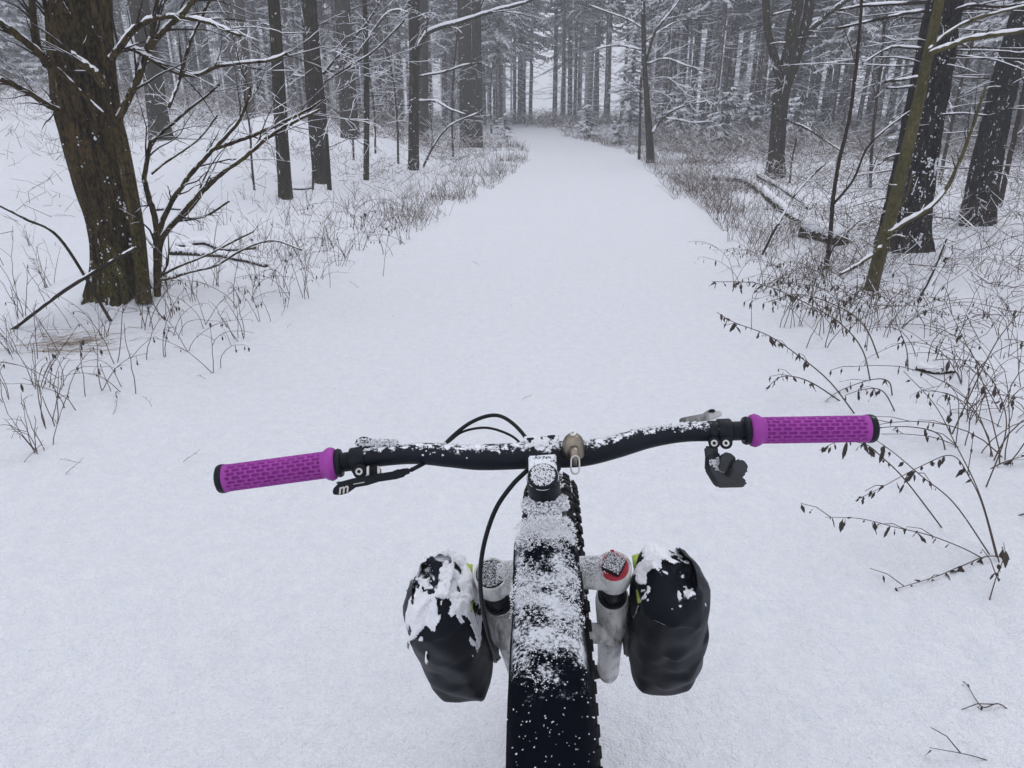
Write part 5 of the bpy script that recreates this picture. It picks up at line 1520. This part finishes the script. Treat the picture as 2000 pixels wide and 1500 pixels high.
PLANTS = [
    ([(1945, 1098), (1890, 1075), (1820, 1047), (1750, 1030), (1680, 1013), (1612, 1010)], 13, 'lowest arching withered stem reaching towards the fork bag'),
    ([(2010, 1095), (1935, 1096), (1875, 1115), (1825, 1135), (1752, 1157)], 10, 'withered stem trailing flat over the snow below the arching ones'),
    ([(1952, 1090), (1920, 990), (1895, 935), (1860, 890), (1800, 910), (1725, 950), (1670, 978)], 14, 'bent over withered stem with bunched leaves beside the right grip'),
    ([(1942, 1085), (1865, 985), (1800, 930), (1740, 880), (1690, 850), (1640, 848)], 10, 'withered stem rising behind the right grip end'),
    ([(1848, 1030), (1770, 940), (1725, 895), (1690, 868), (1640, 862), (1600, 880)], 10, 'withered stem with leaves drooping under the right grip'),
    ([(1957, 1098), (1915, 970), (1865, 865), (1825, 790), (1765, 725)], 4, 'long nearly bare stalk slanting up past the right grip'),
    ([(1857, 850), (1900, 760), (1945, 670), (1995, 605), (2040, 540)], 2, 'long bare stalk slanting away from the track'),
    ([(1925, 952), (1965, 840), (1945, 755), (1900, 695), (1845, 585)], 4, 'tall curved stalk bowing over the right verge'),
    ([(1702, 742), (1685, 685), (1645, 635), (1580, 595), (1485, 555), (1390, 550)], 18, 'long arching stem with rows of hanging leaves over the track edge'),
    ([(1675, 808), (1620, 745), (1560, 695), (1500, 655), (1435, 630), (1400, 610)], 18, 'arching stem with hanging leaves, in front of the longest arching one'),
    ([(1650, 782), (1580, 745), (1530, 735), (1500, 755)], 8, 'short arching stem tipping into the track snow'),
    ([(1752, 802), (1725, 765), (1690, 760), (1650, 772)], 5, 'small hooped stem above the right grip'),
    ([(1745, 772), (1735, 745), (1700, 742), (1640, 768), (1610, 790)], 7, 'hooped stem with clustered leaves above the right grip'),
    ([(1850, 882), (1835, 850), (1790, 835), (1725, 835), (1690, 850)], 6, 'flat hooped stem behind the right grip'),
    ([(1910, 925), (1955, 905), (2010, 888)], 3, 'short dark twig with one round seed head'),
    ([(1720, 700), (1690, 640), (1640, 600), (1560, 575), (1500, 590)], 12, 'arching stem tangled behind the longest arching one'),
    ([(1775, 725), (1770, 680), (1748, 625)], 2, 'short leaning bare stalk behind the tangled stems'),
    ([(1930, 1180), (1945, 1130), (1962, 1085), (1960, 1060)], 4, 'short upright stem at the foot of the trailing ones'),
    ([(2000, 1402), (1950, 1385), (1915, 1390), (1885, 1350), (1880, 1330)], 4, 'small curled dead weed lying in the right snow'),
    ([(1990, 1500), (1900, 1490), (1815, 1460)], 2, 'thin straw lying on the snow at the right track edge'),
    ]
for k, (pl, nl, lab) in enumerate(PLANTS):
    rg = random.Random(900 + k)
    b = ground_hit(*pl[0])
    r = thing('withered_weed', lab, 'weed', b, 'withered weeds arching over the right track edge')
    P = []
    for i, (x, y) in enumerate(pl):
        if i == 0: P.append(b + Vector((0, 0, -0.02))); continue
        p = at_plane(x, y, b.y + 0.03 * i + rg.gauss(0, 0.02)); g = ground_hit(x, y)
        if p.z < hz(p.x, p.y) + 0.012: p = g + Vector((0, 0, 0.014))
        P.append(p)
    q = smoothpts([tuple(p) for p in P], 10 * len(P)); n = len(q)
    d = depth_of(b)
    mb = MB(); mb.tube([Vector(p) - b for p in q], [(3.0 - 1.9 * i / n) * 0.5 * d / FPX * 0.95 for i in range(n)], 6)
    obj('stem', mb.mesh('stem', [M['stem']]), r)
    for j in range(max(1, nl // 4)):                         # side twigs
        i = rg.randrange(n // 3, n - 2); p = Vector(q[i]); dd = (Vector(q[i + 1]) - p).normalized()
        mb = MB(); tip = p + (dd + Vector((rg.gauss(0, .6), rg.gauss(0, .6), rg.gauss(0.1, .4)))).normalized() * rg.uniform(0.05, 0.14)
        midp = (p + tip) / 2 + Vector((0, 0, 0.012)); mb.tube([p - b, midp - b, tip - b], [0.0016, 0.0013, 0.0009], 5); obj('side_twig', mb.mesh('side_twig', [M['stem']]), r)
        for h in (0.6, 1.0):
            if rg.random() < 0.7 and nl > 3:
                o = obj('leaf', rg.choice(LEAF), r); o.location = p.lerp(tip, h) - b; o.rotation_euler = (rg.gauss(0, .3), rg.gauss(0, .3), rg.uniform(0, 6.3)); s = rg.uniform(.6, 1.1); o.scale = (s, s, s)
    for j in range(nl):
        i = int(n * (0.30 + 0.69 * (j + rg.random()) / nl)); i = min(n - 1, i)
        for h in range(rg.choice((1, 1, 1, 2, 3))):
            o = obj('leaf', rg.choice(LEAF), r); o.location = Vector(q[i]) - b + Vector((rg.gauss(0, .004), rg.gauss(0, .004), -0.001))
            o.rotation_euler = (rg.gauss(0, .4), rg.gauss(0, .4), rg.uniform(0, 6.3)); s = rg.uniform(0.45, 1.6); o.scale = (s * rg.uniform(.7, 1.5), s * rg.uniform(.8, 1.4), s)

def weed_proto(seed, nst, h, leaves, spread, arch=0.0):
    rg = random.Random(seed); mb = MB(); vs, fs = [], []
    for i in range(nst):
        a = rg.uniform(0, 6.28); tilt = rg.uniform(0.05, spread)
        d = Vector((math.cos(a) * math.sin(tilt), math.sin(a) * math.sin(tilt), math.cos(tilt)))
        hh = h * rg.uniform(0.6, 1.1); p = Vector((rg.gauss(0, .03), rg.gauss(0, .03), -0.03)); pts = [p.copy()]
        for k in range(8):
            d = (d + Vector((rg.gauss(0, .10) + arch * math.cos(a) * k / 8, rg.gauss(0, .10) + arch * math.sin(a) * k / 8, -arch * 0.5 * k / 8))).normalized()
            p = p + d * hh / 8; pts.append(p.copy())
            if k > 2 and rg.random() < 0.42:
                e = (d + Vector((rg.gauss(0, .7), rg.gauss(0, .7), rg.gauss(0, .3)))).normalized(); t2 = p + e * hh * rg.uniform(0.1, 0.32)
                mb.tube([p, (p + t2) / 2 + Vector((0, 0, .008)), t2], [0.0016, 0.0013, 0.0009], 4, cap=False)
                pts_l = [(p + t2) / 2, t2]
            else: pts_l = [p]
            if leaves and k > 2:
                for c in pts_l:
                    if rg.random() < leaves:
                        me = rg.choice(LEAF); ca, sa = math.cos(rg.uniform(0, 6.28)), math.sin(rg.uniform(0, 6.28)); s = rg.uniform(.6, 1.3)
                        o_ = [Vector((v.co.x * ca - v.co.y * sa, v.co.x * sa + v.co.y * ca, v.co.z)) * s + c for v in me.vertices]
                        mb.add(o_, [tuple(f.vertices) for f in me.polygons], 1)
        mb.tube(pts, [0.0026 - 0.0014 * k / 8 for k in range(9)], 5, cap=False)
    return mb.mesh('withered_weed', [M['stem'], M['leaf']])
WP = [(weed_proto(1, 1, 0.50, 0.0, 0.3), 'single forked bare weed stalk standing in the snow beside the track'),
      (weed_proto(2, 5, 0.46, 0.10, 0.55), 'loose clump of thin bare weed stalks rising from one root'),
      (weed_proto(3, 3, 0.52, 0.45, 0.5, 0.25), 'few stemmed weed with small hanging withered leaves'),
      (weed_proto(4, 7, 0.36, 0.06, 0.75), 'low spreading tuft of dry weed stalks'),
      (weed_proto(5, 2, 0.62, 0.55, 0.45, 0.45), 'pair of bowed weed stems with withered leaves along them'),
      (weed_proto(6, 1, 0.30, 0.0, 0.8), 'short lone twig sticking slantwise out of the snow'),
      (weed_proto(7, 5, 0.70, 0.75, 0.9, 0.75), 'tangled arching weed stems thick with hanging withered leaves'),
      (weed_proto(8, 4, 0.60, 0.35, 1.0, 0.6), 'arching weed stems spreading low with few leaves')]
spots = [(100, 835, 1), (140, 800, 2), (80, 880, 3), (255, 765, 0), (180, 770, 2), (40, 905, 5), (235, 705, 4), (300, 700, 2), (370, 690, 4), (425, 725, 2), (470, 660, 1), (520, 628, 2), (400, 640, 2), (330, 620, 1), (565, 600, 4), (600, 585, 1), (450, 600, 4),
         (540, 560, 2), (500, 560, 1), (640, 560, 0), (590, 530, 4), (660, 520, 1), (130, 690, 0), (60, 700, 0), (20, 860, 5), (10, 780, 1), (215, 745, 5), (160, 905, 5), (350, 905, 5), (120, 930, 5), (300, 800, 5), (405, 740, 5), (560, 640, 5), (705, 565, 5), (740, 540, 0),
         (760, 500, 2), (700, 490, 1), (720, 470, 2), (660, 450, 4), (800, 470, 1), (790, 440, 3), (640, 430, 3), (680, 420, 1), (560, 440, 3), (480, 430, 0), (520, 415, 1), (430, 390, 0), (600, 405, 3), (820, 420, 3), (860, 400, 3), (90, 600, 0), (30, 560, 0), (150, 640, 0), (420, 560, 3), (380, 590, 1),
         (1440, 560, 2), (1480, 585, 4), (1520, 560, 1), (1560, 600, 2), (1600, 620, 4), (1500, 520, 3), (1460, 490, 3), (1425, 470, 1), (1590, 560, 1), (1660, 600, 2), (1620, 560, 3), (1700, 620, 2), (1760, 620, 1), (1740, 660, 4), (1810, 660, 2), (1880, 640, 0), (1930, 620, 1), (1960, 700, 2), (1990, 760, 4), (1870, 720, 1), (1960, 800, 2), (1985, 900, 4), (1900, 830, 1),
         (1780, 580, 3), (1850, 600, 0), (1940, 560, 3), (1990, 640, 1), (1700, 690, 0), (1650, 660, 4), (1400, 430, 3), (1380, 400, 3), (1540, 640, 4), (1590, 680, 2), (1830, 760, 5), (1015, 780, 5), (940, 520, 5),
         (1500, 560, 6), (1575, 590, 6), (1630, 620, 7), (1540, 610, 7), (1690, 650, 6), (1620, 655, 6), (1800, 700, 7), (1890, 750, 6), (1975, 840, 7), (1900, 880, 7), (1990, 1000, 6), (1720, 600, 7), (1950, 660, 7), (1450, 520, 7), (1660, 585, 6), (1480, 570, 6), (1530, 585, 6), (1560, 640, 6), (1600, 610, 7), (1650, 630, 6), (1750, 640, 6), (1840, 660, 7), (1940, 740, 6), (1870, 810, 7), (1960, 900, 6),
         (620, 545, 7), (680, 505, 6), (700, 450, 6), (740, 455, 7), (790, 480, 6), (560, 580, 7), (640, 470, 7), (480, 590, 7), (350, 660, 7), (230, 760, 7), (120, 760, 7),
         (20, 520, 0), (60, 480, 3), (110, 520, 0), (40, 620, 1), (95, 560, 3), (170, 600, 0), (350, 600, 0), (410, 470, 0), (440, 440, 1), (470, 480, 3), (390, 450, 3), (520, 470, 1), (560, 500, 3), (600, 450, 0), (330, 560, 3), (280, 640, 1), (200, 660, 3), (70, 760, 1), (30, 690, 3), (540, 400, 3), (590, 420, 1), (650, 400, 0), (480, 390, 3), (690, 390, 3), (750, 400, 1), (370, 530, 1), (430, 520, 0)]
first = {}
for k, (px, py, w) in enumerate(spots):
    b = ground_hit(px, py); rg = random.Random(3000 + k)
    o = obj('withered_weed', WP[w][0]); o.location = b; s = rg.uniform(0.75, 1.2) * (0.5 if w == 5 else 1); o.scale = (s, s, s * rg.uniform(0.8, 1.05)); o.rotation_euler = (0, 0, rg.uniform(0, 6.28))
    o['label'] = WP[w][1]; o['category'] = 'weed'; o['group'] = 'withered weeds, kind %s' % 'abcdefgh'[w]

# ------------------------------------------------------------------ spruces
def spruce_proto(seed, H, r0, zc, Lmax, snow=0.45, dead=40, bough_gap=0.30, twl=0.42, k0=9):
    """returns meshes trunk, dead branches (+snow), boughs (+snow) of one spruce standing at the origin"""
    g = np.random.default_rng(seed); rg = random.Random(seed)
    pts = [(0, 0, -0.3)] + [(rg.gauss(0, .02) * z, rg.gauss(0, .02) * z / 2, z) for z in (1.5, H * .3, H * .6, H)]
    pts = [(0.012 * rg.gauss(0, 1) * p[2], 0.012 * rg.gauss(0, 1) * p[2], p[2]) for p in pts]
    tm = trunk_mesh(pts, [r0 * 1.1, r0, r0 * .78, r0 * .48, 0.02], 'trunk', M['bark_spruce'], (0, 0, 0), nside=12, rings=26, ridge=0.10, flare=0.25, seed=seed)
    def at(z): return np.array([np.interp(z, [p[2] for p in pts], [p[0] for p in pts]), np.interp(z, [p[2] for p in pts], [p[1] for p in pts]), z])
    dm, ds = MB(), MB()
    for k in range(dead):
        z = rg.uniform(0.7, zc + 1.5); a = rg.uniform(0, 6.28)
        limb(dm, ds, at(z), (math.cos(a), math.sin(a), rg.uniform(-.25, .1)), rg.uniform(.6, 1.7), 0.014, rg, 1, -0.02, 1.0, 0.06, 5, 0.6, mn=0.013)
    BV, SV, n = [], [], 0
    z = zc
    while z < H - 0.4:
        f = (z - zc) / (H - zc)
        L0 = Lmax * (1 - f) ** 0.75 * (0.55 + 0.45 * min(1, f * 6 + 0.5)) + 0.25
        for w in range(rg.choice((2, 3, 3, 4))):
            a = rg.uniform(0, 6.28); Lb = L0 * rg.uniform(0.65, 1.15); e = rg.uniform(-0.35, 0.10) + 0.35 * f
            o = at(z); dirh = np.array([math.cos(a), math.sin(a), 0]); side = np.array([-math.sin(a), math.cos(a), 0])
            m = max(4, int(k0 * Lb / Lmax) + 3); sg = rg.random() < snow * 1.6
            for i in range(m):
                t = (i + .6) / m
                p = o + dirh * Lb * t + np.array([0, 0, Lb * (math.tan(e) * t - 0.32 * t * t + 0.16 * t ** 3)])
                tl = twl * (1.15 - 0.75 * t) * (0.7 + 0.5 * Lb / Lmax)
                for sd in (-1, 1):
                    d = side * sd * (0.85 - 0.3 * t) + dirh * (0.45 + 0.3 * t) + np.array([0, 0, rg.uniform(-.75, -.1)]); d /= np.linalg.norm(d)
                    l = tl * rg.uniform(.65, 1.2); wv = np.cross(d, [0, 0, 1]); wv /= np.linalg.norm(wv); wv = (wv + np.array([0, 0, rg.uniform(-.4, .4)])) * l * 0.17
                    BV.append([p - wv * .5, p + wv * .5, p + d * l * .6 + wv, p + d * l + wv * .1]); BV.append([p - wv * .5, p + d * l + wv * .1, p + d * l * .75 - wv * .6, p + d * l * .4 - wv])
                    if sg and rg.random() < snow * 1.4:
                        up = np.array([0, 0, 0.03]); c = p + d * l * .45 + up; q = wv * 1.0; hl = d * l * .42
                        SV.append([c - hl - q * .7, c - hl * .9 + q * .7, c + hl * .9 + q * .6 , c + hl - q * .5]); SV.append([c - hl - q * .7, c + hl - q * .5, c + hl * .8 - q * .9 - up * 2.2, c - hl * .6 - q * 1.1 - up * 2.2])
        z += bough_gap * rg.uniform(.6, 1.4) * (1 if z < 12.5 else 3.0)
    def qm(A, name, mat):
        A = np.array(A); V = A.reshape(-1, 3); return np_mesh(name, V, np.arange(len(V)).reshape(-1, 4), [mat], smooth=False)
    return tm, dm.mesh('dead_branches', [M['twig']]), (ds.mesh('snow', [M['lump']]) if ds.V else None), qm(BV, 'crown', M['needle']), (qm(SV, 'crown_snow', M['lump']) if SV else None)

def spruce(pr, label, group, loc, s, rz, name='spruce_tree', cat='tree'):
    tm, dm, ds, cm, cs = pr
    r = thing(name, label, cat, loc, group, (0, 0, rz)); r.scale = (s, s, s)
    obj('trunk', tm, r)
    d = obj('dead_branches', dm, r, kind='stuff')
    if ds: obj('snow', ds, d, kind='stuff')
    c = obj('crown', cm, r)
    if cs: obj('snow', cs, c, kind='stuff')
    return r
PA = [spruce_proto(500 + k, H, r, zc, 2.2, 0.50, dead, 0.38) for k, (H, r, zc, dead) in enumerate(((22, .15, 7.5, 60), (20, .12, 6.5, 66), (23, .19, 8.5, 56), (18, .10, 6.0, 60), (21, .135, 7.0, 80)))]
PE = [spruce_proto(520 + k, H, r, zc, Lm, 0.85, 14, 0.26, 0.46, 10) for k, (H, r, zc, Lm) in enumerate(((15, .14, 2.8, 2.5), (12, .11, 1.0, 2.0), (17, .17, 4.2, 2.8)))]
PY = [spruce_proto(530 + k, H, .03, 0.25, Lm, 0.55, 0, 0.20, 0.34, 6) for k, (H, Lm) in enumerate(((2.4, 0.9), (3.2, 1.1)))]

taken = []
def ok(x, y, dmin):
    for a, b in taken:
        if (a - x) ** 2 + (b - y) ** 2 < dmin * dmin: return False
    taken.append((x, y)); return True
edge_spots = [(975, 46, 2, 1.0), (1022, 56, 2, 1.1), (945, 52, 0, 1.0), (1230, 36, 1, 0.6), (1655, 33, 2, 0.9), (1700, 44, 2, 1.0), (1530, 42, 2, 1.0), (1610, 50, 2, 1.0), (1935, 30, 2, 0.9), (2005, 24, 2, 0.9), (395, 46, 2, 1.0), (330, 50, 2, 1.1), (760, 48, 2, 1.1), (870, 52, 2, 1.1), (60, 42, 1, 1.0), (1100, 66, 2, 1.1), (200, 50, 2, 1.1), (1820, 33, 2, 1.0)]
EL = ['right of the grey twin trunks at the bend', 'filling the gap over the track bend', 'just behind the grey twin trunks', 'behind the thin crooked tree', 'between the forked tree and the stout black spruce', 'far behind the slim snowy sapling', 'standing well behind the fork of the forked tree', 'directly behind the forked tree top',
      'between the two black trunks at the right', 'half hidden by the snow plastered trunk', 'between the leaning brown trunk and the snow mound', 'behind the flared trunk on the left slope', 'behind the bent sapling left of the bough pair', 'between the bough pair and the grey twin trunks', 'out on the left slope beyond the leaning trunk', 'standing deep inside the track bend', 'far up the left slope behind the leaning trunk', 'behind the dead sapling between the black trunks']
for k, (px, y, p, s) in enumerate(edge_spots):
    q = at_plane(px, 230, y); taken.append((q.x, y))
    spruce(PE[p], ('bushy', 'slender', 'tall')[p] + ' snow laden spruce ' + EL[k], 'snow laden spruces at the forest edge', (q.x, y, hz(q.x, y) - 0.05), s, 1.7 * k)
YLb = ['at the right side of the track bend', 'beside the thin sapling by the crooked tree', 'in the brush left of the forked tree', 'at the inner side of the track bend', 'close left behind the forked tree', 'out in the open left slope', 'on the left slope near the leaning trunk', 'close right behind the forked tree', 'in the brush right of the crooked tree', 'in front of the stout black spruce']
for k, (px, y, p, s) in enumerate(((1146, 37, 0, 0.8), (1212, 31, 0, 0.55), (1420, 28, 1, 0.8), (985, 37, 0, 0.6), (1468, 32, 0, 1.0), (30, 33, 1, 1.0), (110, 36, 0, 1.1), (1560, 30, 0, 1.0), (1330, 34, 1, 0.8), (1775, 22, 0, 0.8))):
    q = at_plane(px, 230, y); taken.append((q.x, y))
    spruce(PY[p], 'small young snowy spruce ' + YLb[k], 'young spruces at the forest edge', (q.x, y, hz(q.x, y) - 0.03), s, 2.3 * k, 'young_spruce')
cand = []
g_ = np.random.default_rng(77)
for k in range(9000):
    y = 33 + 62 * g_.random() ** 0.9; x = g_.uniform(-1, 1) * (0.76 * y + 7)
    s_ = float(pathc(y)) - x
    if abs(s_) < 3.6: continue
    u = 1000 + FPX * x / y * 0.985
    ymin = 44 if u < 500 else (40 if u < 900 else (52 if u < 1250 else (40 if u < 1330 else 34)))
    if y < ymin: continue
    if 1340 < u < 1760 and 56 < y: continue
    if 1020 < u < 1100 and 58 < y: continue
    if 1170 < u < 1230 and 66 < y: continue
    cand.append((y + abs(x) * 0.15, x, y))
cand.sort()
nsp = 0
LAB = ['tall straight spruce with bare lower trunk in the misty stand', 'slim straight spruce with many dead twigs in the misty stand', 'stout straight spruce in the misty stand', 'thin young straight spruce in the misty stand', 'straight spruce ringed with dead branches in the misty stand']
for (_, x, y) in cand:
    if nsp >= 275: break
    if not ok(x, y, 1.75): continue
    p = int(g_.integers(0, 5)); s = g_.uniform(0.85, 1.15)
    spruce(PA[p], LAB[p], 'spruces of the misty stand, kind %s' % 'abcde'[p], (x, y, hz(x, y) - 0.05), s, g_.uniform(0, 6.28)); nsp += 1

# the wood beyond, where single trees no longer read apart
FV, FM = [], []
cnt = 0
for k in range(6000):
    if cnt >= 460: break
    y = 58 + 75 * g_.random(); x = g_.uniform(-1, 1) * (0.78 * y + 5); s_ = float(pathc(y)) - x
    u = 1000 + FPX * x / y
    if abs(s_) < 3.5 or (1300 < u < 1780) or (1000 < u < 1110) or (1160 < u < 1240): continue
    if not ok(x, y, 1.9): continue
    cnt += 1; z = hz(x, y); r = g_.uniform(.09, .16); H = g_.uniform(16, 22)
    for a in range(4):
        t0, t1 = a * math.pi / 2, (a + 1) * math.pi / 2
        A = np.array([[x + r * math.cos(t0), y + r * math.sin(t0), z - .2], [x + r * math.cos(t1), y + r * math.sin(t1), z - .2], [x + r * .5 * math.cos(t1), y + r * .5 * math.sin(t1), z + H], [x + r * .5 * math.cos(t0), y + r * .5 * math.sin(t0), z + H]]); FV.append(A); FM.append(0)
    for w in range(120):
        zz = z + 5.5 + (H - 5.5) * g_.random(); Lb = 2.1 * (1 - (zz - z - 5.5) / (H - 5)) ** .7 + .3; a = g_.uniform(0, 6.28); t = g_.uniform(.15, 1)
        c = np.array([x + math.cos(a) * Lb * t, y + math.sin(a) * Lb * t, zz - .3 * t * Lb]); d = np.array([math.cos(a), math.sin(a), g_.uniform(-.8, -.1)]) * g_.uniform(.3, .6); w_ = np.array([-math.sin(a), math.cos(a), g_.uniform(-.5, .5)]) * g_.uniform(.07, .15)
        FV.append(np.array([c - w_, c + w_, c + d + w_ * .4, c + d - w_ * .4])); FM.append(2 if g_.random() < 0.40 else 1)
# the same wood carried on to both sides of the view
cnt = 0
for k in range(4000):
    if cnt >= 260: break
    y = g_.uniform(6, 95); sd = 1 if g_.random() < 0.5 else -1
    lo = max(0.78 * y + 6, 15); x = sd * g_.uniform(lo, lo + 30)
    if y < 30 and g_.random() < 0.5: continue
    if abs(float(pathc(y)) - x) < 4 or not ok(x, y, 2.6): continue
    cnt += 1; z = hz(x, y); r = g_.uniform(.10, .18); H = g_.uniform(15, 21)
    for a in range(6):
        t0, t1 = a * math.pi / 3, (a + 1) * math.pi / 3
        FV.append(np.array([[x + r * math.cos(t0), y + r * math.sin(t0), z - .2], [x + r * math.cos(t1), y + r * math.sin(t1), z - .2], [x + r * .5 * math.cos(t1), y + r * .5 * math.sin(t1), z + H], [x + r * .5 * math.cos(t0), y + r * .5 * math.sin(t0), z + H]])); FM.append(0)
    for w in range(170):
        zz = z + 4.5 + (H - 4.5) * g_.random(); Lb = 2.1 * (1 - (zz - z - 4.5) / (H - 4)) ** .7 + .3; a = g_.uniform(0, 6.28); t = g_.uniform(.15, 1)
        c = np.array([x + math.cos(a) * Lb * t, y + math.sin(a) * Lb * t, zz - .3 * t * Lb]); d = np.array([math.cos(a), math.sin(a), g_.uniform(-.8, -.1)]) * g_.uniform(.3, .6); w_ = np.array([-math.sin(a), math.cos(a), g_.uniform(-.5, .5)]) * g_.uniform(.05, .11)
        FV.append(np.array([c - w_, c + w_, c + d + w_ * .4, c + d - w_ * .4])); FM.append(2 if g_.random() < 0.40 else 1)
V = np.array(FV).reshape(-1, 3)
obj('far_forest', np_mesh('far_forest', V, np.arange(len(V)).reshape(-1, 4), [M['bark_spruce'], M['needle'], M['lump']], FM), None, kind='stuff', label='far spruce wood fading into the snowy mist', category='forest')

# ------------------------------------------------------------------ falling snow
n = 8000
y = 1.2 + 24 * NR.random(n) ** 1.2; x = NR.uniform(-1, 1, n) * (0.75 * y + 0.5); z = CAM_H + NR.uniform(-0.75, 0.25, n) * y
k = z > hgt(x, y) + 0.03
P = np.stack([x, y, z], 1)[k]
fo = flakes('falling_snow', P, (0.0016 + 0.0012 * NR.random(k.sum()))[:, None] * (0.6 + P[:, 1:2] / 9).clip(0.6, 2.0), None, flat=1.0)
fo['label'] = 'fine snowflakes drifting through the air'; fo['category'] = 'snowfall'

# ------------------------------------------------------------------ snowy air
hm = bpy.data.materials.new('snowy_air'); hm.use_nodes = True
nt = hm.node_tree; nt.nodes.remove(nt.nodes['Principled BSDF'])
pv = nt.nodes.new('ShaderNodeVolumePrincipled'); pv.inputs['Color'].default_value = (0.90, 0.92, 0.96, 1); pv.inputs['Density'].default_value = 0.0050; pv.inputs['Anisotropy'].default_value = 0.2
nt.links.new(pv.outputs[0], nt.nodes['Material Output'].inputs['Volume'])
mb = MB(); x1, y0, y1 = float(gxs[-1]) + 2, float(gys[0]) - 2, float(gys[-1]) + 2
mb.box((0, (y0 + y1) / 2, 13.5), (x1 + 3, 0, 0), (0, (y1 - y0) / 2, 0), (0, 0, 15.5))
obj('haze', mb.mesh('haze', [hm], smooth=False), None, kind='stuff', label='pale snowy haze filling the air of the wood', category='haze')
